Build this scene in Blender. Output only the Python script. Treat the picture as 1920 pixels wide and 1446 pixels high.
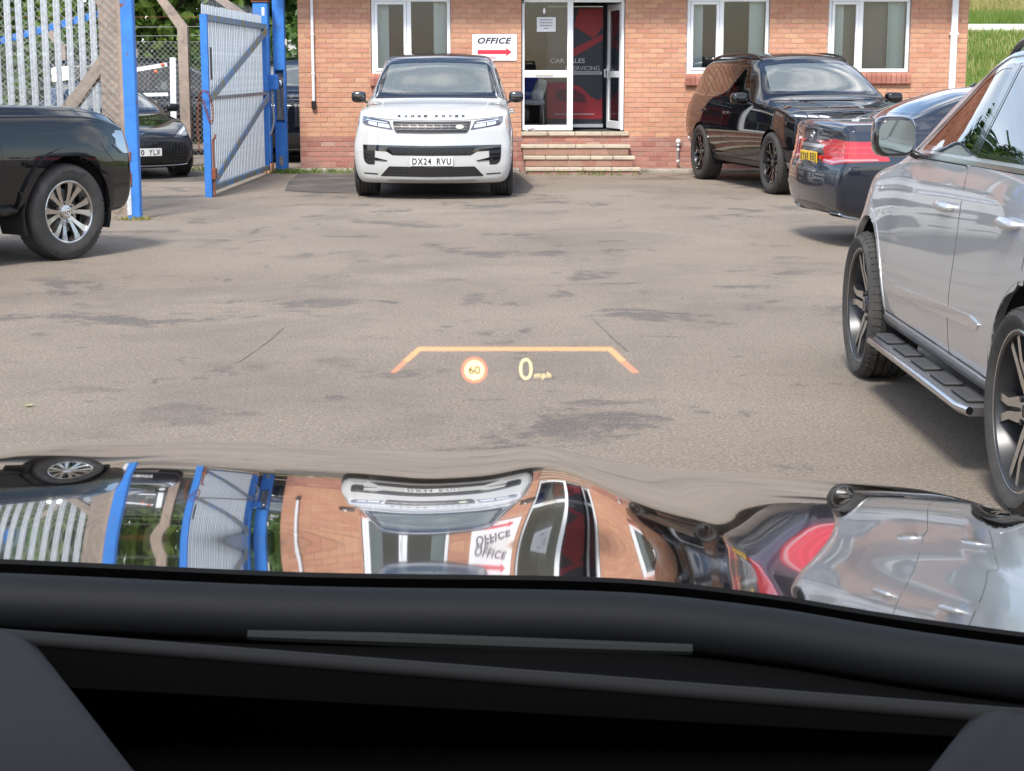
import bpy, bmesh, math, random
import numpy as np
from mathutils import Vector, Matrix
from mathutils.bvhtree import BVHTree
from mathutils.geometry import delaunay_2d_cdt
from mathutils.interpolate import poly_3d_calc

random.seed(7); RNG = np.random.default_rng(7)
for o in list(bpy.data.objects): bpy.data.objects.remove(o)
SC = bpy.context.scene
COL = SC.collection
R = math.radians

# ------------------------------------------------------------------ camera
cam_d = bpy.data.cameras.new('camera'); cam = bpy.data.objects.new('camera', cam_d); COL.objects.link(cam)
cam.location = (0, 0, 1.58); cam.rotation_euler = (R(90 - 10.5), 0, 0)
cam_d.sensor_width = 36; cam_d.lens = 3200 / 1920 * 36
cam_d.clip_start = 0.02; cam_d.clip_end = 2000
cam_d.dof.use_dof = True; cam_d.dof.focus_distance = 19.0
cam_d.dof.aperture_fstop = (cam_d.lens) / 1.3      # an entrance pupil of 1.3 mm
SC.camera = cam
SC.render.resolution_x = 1024; SC.render.resolution_y = 771

# ------------------------------------------------------------------ sky, sun, exposure
SUN_EL, SUN_AZ = 52, 196      # azimuth measured clockwise from +Y
W = bpy.data.worlds.new('World'); SC.world = W; W.use_nodes = True
nt = W.node_tree; nt.nodes.clear()
def nn(nt, typ, **kw):
    n = nt.nodes.new(typ)
    for k, v in kw.items():
        if k.startswith('i_'):
            key = k[2:]; key = int(key) if key.isdigit() else key.replace('_', ' ')
            n.inputs[key].default_value = v
        else: setattr(n, k, v)
    return n
sky = nn(nt, 'ShaderNodeTexSky', sky_type='NISHITA', sun_disc=False, sun_elevation=R(SUN_EL), sun_rotation=R(SUN_AZ))
bg = nn(nt, 'ShaderNodeBackground'); bg.inputs[1].default_value = 0.13
wo = nn(nt, 'ShaderNodeOutputWorld')
tc = nn(nt, 'ShaderNodeTexCoord')
mp = nn(nt, 'ShaderNodeMapping'); mp.inputs['Scale'].default_value = (1, 1, 2.2); mp.inputs['Location'].default_value = (3.1, 1.7, .6)
nz = nn(nt, 'ShaderNodeTexNoise', i_Scale=2.3, i_Detail=9.0, i_Roughness=0.58)
rp = nn(nt, 'ShaderNodeValToRGB'); rp.color_ramp.elements[0].position = 0.47; rp.color_ramp.elements[1].position = 0.64
nz2 = nn(nt, 'ShaderNodeTexNoise', i_Scale=5.0, i_Detail=6.0)
rp2 = nn(nt, 'ShaderNodeValToRGB')
rp2.color_ramp.elements[0].color = (5.2, 5.4, 5.8, 1); rp2.color_ramp.elements[1].color = (9.0, 8.9, 8.8, 1)
rp2.color_ramp.elements[0].position = 0.35; rp2.color_ramp.elements[1].position = 0.65
mx = nn(nt, 'ShaderNodeMix', data_type='RGBA')
L = nt.links.new
L(tc.outputs['Generated'], mp.inputs[0]); L(mp.outputs[0], nz.inputs[0]); L(mp.outputs[0], nz2.inputs[0])
L(nz.outputs[0], rp.inputs[0]); L(nz2.outputs[0], rp2.inputs[0])
L(rp.outputs[0], mx.inputs[0]); L(sky.outputs[0], mx.inputs[6]); L(rp2.outputs[0], mx.inputs[7])
L(mx.outputs[2], bg.inputs[0]); L(bg.outputs[0], wo.inputs[0])
sun_d = bpy.data.lights.new('sun', 'SUN'); sun = bpy.data.objects.new('sun', sun_d); COL.objects.link(sun)
sun_d.energy = 2.2; sun_d.angle = R(12); sun_d.color = (1, .96, .89)
sdir = Vector((math.sin(R(SUN_AZ)) * math.cos(R(SUN_EL)), math.cos(R(SUN_AZ)) * math.cos(R(SUN_EL)), math.sin(R(SUN_EL))))
sun.rotation_euler = sdir.to_track_quat('Z', 'Y').to_euler()
SC.view_settings.view_transform = 'Standard'; SC.view_settings.look = 'None'
SC.view_settings.exposure = 1.32; SC.view_settings.gamma = 1.0
SC.view_settings.use_curve_mapping = False

# ------------------------------------------------------------------ materials
MATS = {}
def mat(name, col=(.5,.5,.5), rough=.5, metal=0., coat=0., spec=.5, ior=1.5, vary=0., vscale=8., bump=0., bscale=60., coat_rough=.02,
        stain=None, sscale=3., sth=(.5,.65), trans=0., emis=None, estr=1.):
    """principled material with optional noise variation, stains and fine relief"""
    if name in MATS: return MATS[name]
    m = bpy.data.materials.new(name); m.use_nodes = True; t = m.node_tree
    b = t.nodes['Principled BSDF']
    b.inputs['Base Color'].default_value = (*col, 1); b.inputs['Roughness'].default_value = rough
    b.inputs['Metallic'].default_value = metal; b.inputs['Coat Weight'].default_value = coat
    b.inputs['Coat Roughness'].default_value = coat_rough; b.inputs['Specular IOR Level'].default_value = spec
    b.inputs['IOR'].default_value = ior
    if emis: b.inputs['Emission Color'].default_value = (*emis, 1); b.inputs['Emission Strength'].default_value = estr
    if vary or stain or bump:
        co = nn(t, 'ShaderNodeTexCoord')
    c = None
    if vary:
        n = nn(t, 'ShaderNodeTexNoise', i_Scale=vscale, i_Detail=6.0, i_Roughness=.65); t.links.new(co.outputs['Object'], n.inputs[0])
        r = nn(t, 'ShaderNodeValToRGB'); r.color_ramp.elements[0].position = .3; r.color_ramp.elements[1].position = .7
        r.color_ramp.elements[0].color = (*[x * (1 - vary) for x in col], 1); r.color_ramp.elements[1].color = (*[min(1, x * (1 + vary)) for x in col], 1)
        t.links.new(n.outputs[0], r.inputs[0]); c = r.outputs[0]
    if stain:
        n = nn(t, 'ShaderNodeTexNoise', i_Scale=sscale, i_Detail=8.0, i_Roughness=.7); t.links.new(co.outputs['Object'], n.inputs[0])
        r = nn(t, 'ShaderNodeValToRGB'); r.color_ramp.elements[0].position = sth[0]; r.color_ramp.elements[1].position = sth[1]
        x = nn(t, 'ShaderNodeMix', data_type='RGBA')
        t.links.new(n.outputs[0], r.inputs[0]); t.links.new(r.outputs[0], x.inputs[0])
        if c: t.links.new(c, x.inputs[6])
        else: x.inputs[6].default_value = (*col, 1)
        x.inputs[7].default_value = (*stain, 1); c = x.outputs[2]
    if c: t.links.new(c, b.inputs['Base Color'])
    if bump:
        n = nn(t, 'ShaderNodeTexNoise', i_Scale=bscale, i_Detail=4.0); t.links.new(co.outputs['Object'], n.inputs[0])
        bp = nn(t, 'ShaderNodeBump', i_Strength=bump, i_Distance=.01); t.links.new(n.outputs[0], bp.inputs['Height']); t.links.new(bp.outputs[0], b.inputs['Normal'])
    MATS[name] = m; return m

def glass(name, tint=(.8,.85,.82), boost=1.0, rough=0.0, veil=0.):
    """thin sheet of glass: tinted see-through plus Fresnel reflection"""
    if name in MATS: return MATS[name]
    m = bpy.data.materials.new(name); m.use_nodes = True; t = m.node_tree; t.nodes.clear()
    o = nn(t, 'ShaderNodeOutputMaterial'); tr = nn(t, 'ShaderNodeBsdfTransparent'); tr.inputs[0].default_value = (*tint, 1)
    g = nn(t, 'ShaderNodeBsdfGlossy'); g.inputs['Roughness'].default_value = rough; g.inputs[0].default_value = (1, 1, 1, 1)
    fr = nn(t, 'ShaderNodeFresnel'); fr.inputs[0].default_value = 1.5
    ml = nn(t, 'ShaderNodeMath', operation='MULTIPLY', use_clamp=True); ml.inputs[1].default_value = boost
    x = nn(t, 'ShaderNodeMixShader')
    t.links.new(fr.outputs[0], ml.inputs[0]); t.links.new(ml.outputs[0], x.inputs[0]); t.links.new(tr.outputs[0], x.inputs[1])
    if veil:        # pale diffuse painted in to brighten the pane, as dust haze and dash reflection
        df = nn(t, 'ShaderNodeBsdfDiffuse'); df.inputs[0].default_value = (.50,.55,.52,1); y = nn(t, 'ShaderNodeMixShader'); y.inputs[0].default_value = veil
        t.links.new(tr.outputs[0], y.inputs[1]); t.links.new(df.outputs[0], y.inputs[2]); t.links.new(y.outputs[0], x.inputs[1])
    t.links.new(g.outputs[0], x.inputs[2]); t.links.new(x.outputs[0], o.inputs[0])
    MATS[name] = m; return m

def paint(name, col, metal=0., rough=.35, flake=0.):
    m = mat(name, col, rough, metal, coat=1.0, coat_rough=.015)
    b = m.node_tree.nodes['Principled BSDF']; b.inputs['Coat IOR'].default_value = 1.55; b.inputs['Specular IOR Level'].default_value = .0 if not metal else .3
    return m

def brick_mat(name, cols, mortar=False):
    m = bpy.data.materials.new(name); m.use_nodes = True; t = m.node_tree; b = t.nodes['Principled BSDF']
    b.inputs['Roughness'].default_value = .88; b.inputs['Specular IOR Level'].default_value = .2
    g = nn(t, 'ShaderNodeNewGeometry'); oi = nn(t, 'ShaderNodeObjectInfo')
    a = nn(t, 'ShaderNodeMath', operation='ADD'); f = nn(t, 'ShaderNodeMath', operation='FRACT')
    t.links.new(g.outputs['Random Per Island'], a.inputs[0]); t.links.new(oi.outputs['Random'], a.inputs[1]); t.links.new(a.outputs[0], f.inputs[0])
    r = nn(t, 'ShaderNodeValToRGB'); e = r.color_ramp.elements
    e[0].color = (*cols[0], 1); e[1].color = (*cols[-1], 1)
    for i, c in enumerate(cols[1:-1]): x = e.new((i + 1) / (len(cols) - 1)); x.color = (*c, 1)
    t.links.new(f.outputs[0], r.inputs[0])
    n = nn(t, 'ShaderNodeTexNoise', i_Scale=22.0, i_Detail=7.0, i_Roughness=.7)
    t.links.new(g.outputs['Position'], n.inputs[0])
    h = nn(t, 'ShaderNodeMapRange', i_3=.74, i_4=1.25); t.links.new(n.outputs[0], h.inputs[0])
    n2 = nn(t, 'ShaderNodeTexNoise', i_Scale=1.1, i_Detail=3.0); t.links.new(g.outputs['Position'], n2.inputs[0])
    h2 = nn(t, 'ShaderNodeMapRange', i_3=.82, i_4=1.16); t.links.new(n2.outputs[0], h2.inputs[0])
    mm = nn(t, 'ShaderNodeMath', operation='MULTIPLY'); t.links.new(h.outputs[0], mm.inputs[0]); t.links.new(h2.outputs[0], mm.inputs[1])
    x = nn(t, 'ShaderNodeMix', data_type='RGBA', blend_type='MULTIPLY'); x.inputs[0].default_value = 1
    t.links.new(r.outputs[0], x.inputs[6]); t.links.new(mm.outputs[0], x.inputs[7]); t.links.new(x.outputs[2], b.inputs['Base Color'])
    bp = nn(t, 'ShaderNodeBump', i_Strength=.5, i_Distance=.004); t.links.new(n.outputs[0], bp.inputs['Height']); t.links.new(bp.outputs[0], b.inputs['Normal'])
    MATS[name] = m; return m

# ------------------------------------------------------------------ mesh helpers
def link(o, parent=None):
    COL.objects.link(o)
    if parent is not None: o.parent = parent
    return o
def mesh_obj(name, v, f, m, parent=None, smooth=False, normals=None):
    me = bpy.data.meshes.new(name); me.from_pydata([tuple(p) for p in v], [], [tuple(q) for q in f])
    if m: me.materials.append(m)
    if smooth or normals is not None: me.polygons.foreach_set('use_smooth', [True] * len(me.polygons))
    me.update()
    if normals is not None: me.normals_split_custom_set_from_vertices([tuple(n) for n in normals])
    return link(bpy.data.objects.new(name, me), parent)
def thing(name, label, cat, loc=(0,0,0), rz=0, group=None):
    o = bpy.data.objects.new(name, None); o.empty_display_size = .2; COL.objects.link(o)
    o.location = loc; o.rotation_euler = (0, 0, rz); tag(o, label, cat, group); return o
def tag(o, label, cat, group=None):
    o['label'] = label; o['category'] = cat
    if group: o['group'] = group
    return o
def struct(o): o['kind'] = 'structure'; return o
def stuff(o): o['kind'] = 'stuff'; return o

class MB:
    """collects simple solids and links them as one mesh"""
    def __init__(s): s.v = []; s.f = []
    def add(s, v, f):
        n = len(s.v); s.v += [tuple(p) for p in v]; s.f += [tuple(i + n for i in q) for q in f]; return s
    def box(s, a, b):
        x0, y0, z0 = a; x1, y1, z1 = b
        return s.add([(x0,y0,z0),(x1,y0,z0),(x1,y1,z0),(x0,y1,z0),(x0,y0,z1),(x1,y0,z1),(x1,y1,z1),(x0,y1,z1)],
                     [(0,3,2,1),(4,5,6,7),(0,1,5,4),(1,2,6,5),(2,3,7,6),(3,0,4,7)])
    def bbox(s, a, b, r=.006):
        """box with chamfered edges"""
        x0, y0, z0 = [min(p, q) for p, q in zip(a, b)]; x1, y1, z1 = [max(p, q) for p, q in zip(a, b)]
        bm = bmesh.new(); bmesh.ops.create_cube(bm, size=1)
        for v in bm.verts: v.co = ((x0+x1)/2 + v.co.x*(x1-x0), (y0+y1)/2 + v.co.y*(y1-y0), (z0+z1)/2 + v.co.z*(z1-z0))
        bmesh.ops.bevel(bm, geom=bm.edges[:], offset=r, segments=1, affect='EDGES', clamp_overlap=True)
        bm.verts.index_update(); s.add([v.co[:] for v in bm.verts], [[v.index for v in f.verts] for f in bm.faces]); bm.free(); return s
    def bar(s, p, q, w, h=None, up=(0,0,1)):
        """rectangular bar from p to q"""
        h = h or w; p = Vector(p); q = Vector(q); d = (q - p).normalized(); u = Vector(up)
        if abs(d.dot(u)) > .98: u = Vector((1, 0, 0))
        a = d.cross(u).normalized() * w / 2; b = a.cross(d).normalized() * h / 2
        return s.add([p-a-b, p+a-b, p+a+b, p-a+b, q-a-b, q+a-b, q+a+b, q-a+b], [(3,2,1,0),(4,5,6,7),(0,1,5,4),(1,2,6,5),(2,3,7,6),(3,0,4,7)])
    def tube(s, pts, r, n=8, cap=True):
        pts = [Vector(p) for p in pts]; rs = r if isinstance(r, (list, tuple)) else [r] * len(pts)
        base = len(s.v); prev = None
        for i, p in enumerate(pts):
            d = (pts[min(i+1, len(pts)-1)] - pts[max(i-1, 0)]).normalized()
            if prev is None:
                u = Vector((0, 0, 1)) if abs(d.z) < .9 else Vector((1, 0, 0)); a = d.cross(u).normalized()
            else: a = (prev - d * prev.dot(d)).normalized()
            b = d.cross(a); prev = a
            for k in range(n):
                t = 2 * math.pi * k / n; s.v.append(tuple(p + (a * math.cos(t) + b * math.sin(t)) * rs[i]))
        for i in range(len(pts) - 1):
            for k in range(n):
                s.f.append((base+i*n+k, base+i*n+(k+1)%n, base+(i+1)*n+(k+1)%n, base+(i+1)*n+k))
        if cap:
            s.f.append(tuple(base + k for k in range(n))[::-1]); e = base + (len(pts)-1)*n; s.f.append(tuple(e + k for k in range(n)))
        return s
    def cyl(s, p, q, r, n=16): return s.tube([p, q], r, n)
    def lathe(s, prof, n=48, axis='y', closed=False):
        """profile of (radius, offset) pairs turned about an axis"""
        base = len(s.v); m = len(prof)
        for k in range(n):
            t = 2 * math.pi * k / n; c, sn = math.cos(t), math.sin(t)
            for r, h in prof:
                s.v.append((r*c, h, r*sn) if axis == 'y' else (r*c, r*sn, h))
        for k in range(n):
            for j in range(m if closed else m - 1):
                a = base + k*m + j; b = base + k*m + (j+1) % m; c = base + ((k+1)%n)*m + (j+1) % m; d = base + ((k+1)%n)*m + j
                s.f.append((a, b, c, d))
        return s
    def prism(s, poly, p0, p1, plane='xz'):
        """polygon extruded between two offsets of the plane's normal axis"""
        n = len(poly)
        def mk(a, b, o): return {'xz': (a, o, b), 'xy': (a, b, o), 'yz': (o, a, b)}[plane]
        return s.add([mk(a, b, p0) for a, b in poly] + [mk(a, b, p1) for a, b in poly],
              [tuple(range(n))[::-1], tuple(range(n, 2*n))] + [(i, (i+1) % n, n + (i+1) % n, n + i) for i in range(n)])
    def sup(s, c, size, e=.45, nu=24, nv=14, rot=None):
        """superellipsoid: a box with generously rounded edges"""
        base = len(s.v); f = lambda x: math.copysign(abs(x) ** e, x)
        for j in range(nv + 1):
            ph = -math.pi/2 + math.pi*j/nv
            for i in range(nu):
                th = 2*math.pi*i/nu
                p = Vector((f(math.cos(ph))*f(math.cos(th))*size[0]/2, f(math.cos(ph))*f(math.sin(th))*size[1]/2, f(math.sin(ph))*size[2]/2))
                if rot is not None: p = rot @ p
                s.v.append((p.x+c[0], p.y+c[1], p.z+c[2]))
        for j in range(nv):
            for i in range(nu):
                s.f.append((base+j*nu+i, base+j*nu+(i+1)%nu, base+(j+1)*nu+(i+1)%nu, base+(j+1)*nu+i))
        return s
    def build(s, name, m, parent=None, smooth=False, normals_fix=True):
        o = mesh_obj(name, s.v, s.f, m, parent, smooth)
        if normals_fix:
            bm = bmesh.new(); bm.from_mesh(o.data); bmesh.ops.recalc_face_normals(bm, faces=bm.faces[:]); bm.to_mesh(o.data); bm.free()
        if smooth: o.data.set_sharp_from_angle(angle=R(42))
        return o
def curve_pts(pts, n=8):
    """Catmull-Rom through 3-D points"""
    P = [Vector(p) for p in pts]; P = [P[0]*2 - P[1]] + P + [P[-1]*2 - P[-2]]; out = []
    for i in range(1, len(P) - 2):
        for k in range(n):
            t = k / n
            out.append(.5 * ((2*P[i]) + (P[i+1]-P[i-1])*t + (2*P[i-1]-5*P[i]+4*P[i+1]-P[i+2])*t*t + (3*P[i]-P[i-1]-3*P[i+1]+P[i+2])*t**3))
    return out + [P[-2]]
def text_geo(txt, size=1., bold=0., spacing=1., shear=0., fill=True):
    """flat lettering: 2-D verts centred on the origin, and faces"""
    c = bpy.data.curves.new('t', 'FONT'); c.body = txt; c.size = size; c.align_x = 'CENTER'; c.align_y = 'CENTER'
    c.offset = bold; c.space_character = spacing; c.shear = shear; c.resolution_u = 4
    o = bpy.data.objects.new('t', c); COL.objects.link(o)
    dg = bpy.context.evaluated_depsgraph_get(); me = bpy.data.meshes.new_from_object(o.evaluated_get(dg))
    v = [(p.co.x, p.co.y) for p in me.vertices]; f = [tuple(q.vertices) for q in me.polygons]
    bpy.data.objects.remove(o); bpy.data.meshes.remove(me); bpy.data.curves.remove(c)
    if v:
        xs = [p[0] for p in v]; ys = [p[1] for p in v]; ox = (min(xs)+max(xs))/2; oy = (min(ys)+max(ys))/2
        v = [(a-ox, b-oy) for a, b in v]
    return v, f
def fit_text(txt, w, h, **kw):
    v, f = text_geo(txt, 1., **kw); xs = [p[0] for p in v]; ys = [p[1] for p in v]
    sx = w / (max(xs)-min(xs)); sy = h / (max(ys)-min(ys)); return [(a*sx, b*sy) for a, b in v], f
def lettering(name, txt, w, h, fn, m, parent, **kw):
    """lettering laid on a surface through fn(a, b) -> point"""
    v, f = fit_text(txt, w, h, **kw); return mesh_obj(name, [fn(a, b) for a, b in v], f, m, parent)
def copy_tree(o, parent=None):
    c = o.copy(); COL.objects.link(c); c.parent = parent
    for ch in list(o.children): copy_tree(ch, c)
    return c

# ------------------------------------------------------------------ car bodies
def pchip(pts, x):
    p = np.array(pts, float); X, Y = p[:,0], p[:,1]
    if len(X) == 1: return np.full_like(x, Y[0])
    h = np.diff(X); d = np.diff(Y) / h; m = np.zeros(len(X)); m[0], m[-1] = d[0], d[-1]
    for i in range(1, len(X) - 1):
        if d[i-1] * d[i] > 0:
            w1 = 2*h[i] + h[i-1]; w2 = h[i] + 2*h[i-1]; m[i] = (w1 + w2) / (w1/d[i-1] + w2/d[i])
    x = np.clip(x, X[0], X[-1]); i = np.clip(np.searchsorted(X, x) - 1, 0, len(h) - 1); t = (x - X[i]) / h[i]
    return Y[i]*(1+2*t)*(1-t)**2 + m[i]*h[i]*t*(1-t)**2 + Y[i+1]*t*t*(3-2*t) + m[i+1]*h[i]*t*t*(t-1)
def gsm(y, sig):
    if sig < .5: return y
    k = int(3*sig) + 1; w = np.exp(-.5*(np.arange(-k, k+1)/sig)**2); w /= w.sum()
    # odd reflection keeps the slope at the ends
    a = 2*y[0] - y[k:0:-1]; b = 2*y[-1] - y[-2:-k-2:-1]
    return np.convolve(np.concatenate([a, y, b]), w, 'valid')
def inpoly(px, py, poly):
    px = np.asarray(px); py = np.asarray(py); r = np.zeros(px.shape, bool); n = len(poly)
    for i in range(n):
        x0, y0 = poly[i]; x1, y1 = poly[(i+1) % n]
        if y0 == y1: continue
        c = ((y0 > py) != (y1 > py)) & (px < (x1-x0)*(py-y0)/(y1-y0) + x0); r ^= c
    return r
def dens(poly, step, closed=True):
    out = []; n = len(poly)
    for i in range(n if closed else n - 1):
        a = np.array(poly[i], float); b = np.array(poly[(i+1) % n], float); k = max(1, int(math.ceil(np.linalg.norm(b-a)/step)))
        for j in range(k): out.append(tuple(a + (b-a)*j/k))
    if not closed: out.append(tuple(poly[-1]))
    return out
def rnd(poly, r, k=4):
    """round the corners of a closed polygon"""
    out = []; n = len(poly)
    for i in range(n):
        p = np.array(poly[i], float); a = np.array(poly[i-1], float) - p; b = np.array(poly[(i+1) % n], float) - p
        la, lb = np.linalg.norm(a), np.linalg.norm(b); rr = min(r, .45*la, .45*lb); A = p + a/la*rr; B = p + b/lb*rr
        for j in range(k + 1): t = j/k; out.append(tuple(A*(1-t)**2 + 2*p*t*(1-t) + B*t*t))
    return out
def area2(poly): return sum(poly[i][0]*poly[(i+1)%len(poly)][1] - poly[(i+1)%len(poly)][0]*poly[i][1] for i in range(len(poly)))
def offs(poly, d, closed=True):
    """offset a polyline; positive d shrinks a closed polygon"""
    P = np.array(poly, float); n = len(P); out = []; s = 1 if (not closed or area2(poly) > 0) else -1
    for i in range(n):
        if closed: a, b = P[i-1], P[(i+1) % n]
        else: a, b = P[max(i-1, 0)], P[min(i+1, n-1)]
        t = b - a; t = t/(np.linalg.norm(t) + 1e-9); out.append((P[i][0] - t[1]*d*s, P[i][1] + t[0]*d*s))
    return out

class Car:
    def __init__(s, name, label, loc, heading, S, cat='car', group=None):
        """S: dict of length-wise curves; nose at x=0, tail at x=L, +y is the car's right side"""
        s.S = S; s.L = S['L']
        s.root = thing(name, label, cat, loc, R(heading) - math.pi, group)
        s.base()
    def base(s):
        S = s.S; Lc = s.L; sig = S.get('sig', 5.)
        gx = np.arange(0, Lc + .0051, .01); 
        rf, rr = S.get('rf', .09), S.get('rr', .08)
        ef = rf * (1 - np.cos(np.linspace(0, np.pi/2, 9)))[:-1]; er = Lc - rr * (1 - np.cos(np.linspace(np.pi/2, 0, 9)))[1:]
        mid = np.linspace(rf, Lc - rr, int((Lc - rf - rr) / S.get('dx', .022)))
        X = np.concatenate([ef, mid, er]); N = len(X); s.nst = N
        c = {k: np.interp(X, gx, gsm(pchip(S[k], gx), S.get('sig_' + k, sig))) for k in ('zs','ws','zm','wm','zb','wb','zr','wr','zc')}
        Q = lambda a, b: np.stack([a, b], 1)
        Q0 = Q(0*X, c['zs']); Q1 = Q(c['ws'], c['zs']); Q2 = Q(c['wm'], c['zm']); Q3 = Q(c['wb'], c['zb']); Q4 = Q(c['wr'], c['zr'])
        c1, c2, c3, c4 = S.get('cut', [(.1,.35), (.5,.5), (.4,.15), (.16,.28)])
        def par(f): return Q(c['wr']*f, c['zc'] - (c['zc']-c['zr'])*(c['wr']*f/np.maximum(c['wr'],.01))**2)
        lerp = lambda a, b, t: a + (b-a)*t
        rows = []
        def seg(a, b, n, end=False):
            for k in range(n + (1 if end else 0)): rows.append(lerp(a, b, k/n))
        def bez(a, q, b, n):
            for k in range(n): t = k/n; rows.append(a*(1-t)**2 + q*2*t*(1-t) + b*t*t)
        A1, B1 = lerp(Q1, Q0, c1[0]), lerp(Q1, Q2, c1[1]); A2, B2 = lerp(Q2, Q1, c2[0]), lerp(Q2, Q3, c2[1])
        A3, B3 = lerp(Q3, Q2, c3[0]), lerp(Q3, Q4, c3[1]); A4, B4 = lerp(Q4, Q3, c4[0]), par(1 - c4[1])
        seg(Q0, A1, 5); bez(A1, Q1, B1, 6); seg(B1, A2, 5); bez(A2, Q2, B2, 16); seg(B2, A3, 4); bez(A3, Q3, B3, 12); seg(B3, A4, 22); bez(A4, Q4, B4, 11)
        nt_ = 22
        for k in range(nt_ + 1): rows.append(par((1 - c4[1]) * (1 - k/nt_)))
        P = np.stack(rows, 1)                       # stations x M x 2
        for _ in range(S.get('relax', 2)): P[:,1:-1] = .25*P[:,:-2] + .5*P[:,1:-1] + .25*P[:,2:]
        M = P.shape[1]; s.M = M
        # rounded ends
        inset = np.where(X < rf, rf - np.sqrt(np.maximum(0, rf**2 - (rf - X)**2)), 0) + np.where(X > Lc - rr, rr - np.sqrt(np.maximum(0, rr**2 - (X - Lc + rr)**2)), 0)
        zmid = (c['zs'] + c['zc'])/2; hh = np.maximum((c['zc'] - c['zs'])/2, .05); ww = np.maximum(c['wm'], .1)
        P[:,:,0] *= (1 - inset/ww)[:,None]; P[:,:,1] = zmid[:,None] + (P[:,:,1] - zmid[:,None])*(1 - inset/hh)[:,None]
        Y = P[:,:,0]; Z = P[:,:,1]; XX = np.repeat(X[:,None], M, 1)
        # caps: the end outline drawn in towards the centre line
        def cap(i, n=26):
            t = np.linspace(0, 1, n + 1)[1:]; return [(np.full(M, X[i]), Y[i]*(1-q), Z[i]) for q in t]
        fr = cap(0)[::-1]; rr_ = cap(N-1)
        XX = np.vstack([np.array([a[0] for a in fr]), XX, np.array([a[0] for a in rr_])])
        Y = np.vstack([np.array([a[1] for a in fr]), Y, np.array([a[1] for a in rr_])])
        Z = np.vstack([np.array([a[2] for a in fr]), Z, np.array([a[2] for a in rr_])])
        fF = np.clip(1 - XX/S.get('lf', .9), 0, 1); fF = fF**2*(3-2*fF); fR = np.clip(1 - (Lc - XX)/S.get('lr', .8), 0, 1); fR = fR**2*(3-2*fR)
        def lean(key):
            z = np.linspace(0, 2.5, 251); v = gsm(pchip(S[key], z), 3.); return np.interp(Z, z, v)
        XX = XX + fF*(S['bowF']*(np.abs(Y)/1.0)**S.get('pF', 2.2) + lean('leanF')) - fR*(S['bowR']*(np.abs(Y)/1.0)**S.get('pR', 2.2) + lean('leanR'))
        s.zmap = S.get('zmap', lambda z: z); Z = s.zmap(Z)
        K = XX.shape[0]
        # both halves share the centre columns (first and last of the section)
        vr = np.stack([XX, Y, Z], 2).reshape(-1, 3); vl = vr.copy(); vl[:,1] *= -1
        idx = np.arange(K*M).reshape(K, M); il = idx + K*M; il[:,0] = idx[:,0]; il[:,-1] = idx[:,-1]
        a = idx[:-1,:-1].ravel(); b = idx[1:,:-1].ravel(); cc = idx[1:,1:].ravel(); d = idx[:-1,1:].ravel()
        fr_ = np.stack([a, b, cc, d], 1); a = il[:-1,:-1].ravel(); b = il[1:,:-1].ravel(); cc = il[1:,1:].ravel(); d = il[:-1,1:].ravel()
        fl_ = np.stack([d, cc, b, a], 1)
        s.V = np.vstack([vr, vl]); s.F = np.vstack([fr_, fl_])
        # drop faces that collapse on the centre line
        ar = np.linalg.norm(np.cross(s.V[s.F[:,2]] - s.V[s.F[:,0]], s.V[s.F[:,3]] - s.V[s.F[:,1]]), axis=1); s.F = s.F[ar > 1e-9]
        fn = np.cross(s.V[s.F[:,2]] - s.V[s.F[:,0]], s.V[s.F[:,3]] - s.V[s.F[:,1]])
        vn = np.zeros_like(s.V)
        for k in range(4): np.add.at(vn, s.F[:,k], fn)
        # merge normals over coincident verts (seams, cap points)
        key = np.round(s.V*2e4).astype(np.int64); _, inv = np.unique(key, axis=0, return_inverse=True); inv = inv.ravel()
        acc = np.zeros((inv.max()+1, 3)); np.add.at(acc, inv, vn); vn = acc[inv]
        s.VN = vn / np.maximum(np.linalg.norm(vn, axis=1), 1e-12)[:,None]
        cen = s.V[s.F].mean(1); out = (s.VN[s.F].mean(1) * (cen - np.array([Lc/2, 0, .8]))).sum(1)
        if np.median(out) < 0: s.F = s.F[:, ::-1]; s.VN = -s.VN
        s.cen = s.V[s.F].mean(1); s.fnn = s.VN[s.F].mean(1)
        s.keep = np.ones(len(s.F), bool)
        s.bvh = BVHTree.FromPolygons([Vector(v) for v in s.V], [tuple(map(int, f)) for f in s.F])
    def proj(s, ax, u, v, hint=None):
        """point and smooth normal of the body under (u, v): side (x,z), front/rear (y,z), top (x,y)"""
        if ax != 'top': v = float(s.zmap(v))
        if ax == 'side': o, d = Vector((u, 2.5, v)), Vector((0, -1, 0))
        elif ax == 'front': o, d = Vector((-2, u, v)), Vector((1, 0, 0))
        elif ax == 'rear': o, d = Vector((s.L + 2, u, v)), Vector((-1, 0, 0))
        else: o, d = Vector((u, v, 4)), Vector((0, 0, -1))
        p, n, i, _ = s.bvh.ray_cast(o, d)
        if p is None or (ax == 'side' and p.y < .12):
            q = hint if hint is not None else o + d*2
            q = Vector((u, q.y, v)) if ax == 'side' else Vector((q.x, u, v)) if ax in ('front', 'rear') else Vector((u, v, q.z))
            p, n, i, _ = s.bvh.find_nearest(q)
        f = s.F[i]; w = poly_3d_calc([Vector(s.V[k]) for k in f], p); nn_ = Vector((0, 0, 0))
        for k, ww in zip(f, w): nn_ += Vector(s.VN[k]) * ww
        return p, nn_.normalized()
    def emit(s, name, v, n, f, m, parent, mirror):
        outs = [mesh_obj(name, v, f, m, parent or s.root, normals=n)]
        if mirror:
            outs.append(mesh_obj(name, [(a, -b, c) for a, b, c in v], [q[::-1] for q in f], m, (mirror if mirror is not True else None) or s.root, normals=[(a, -b, c) for a, b, c in n]))
        return outs
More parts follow.
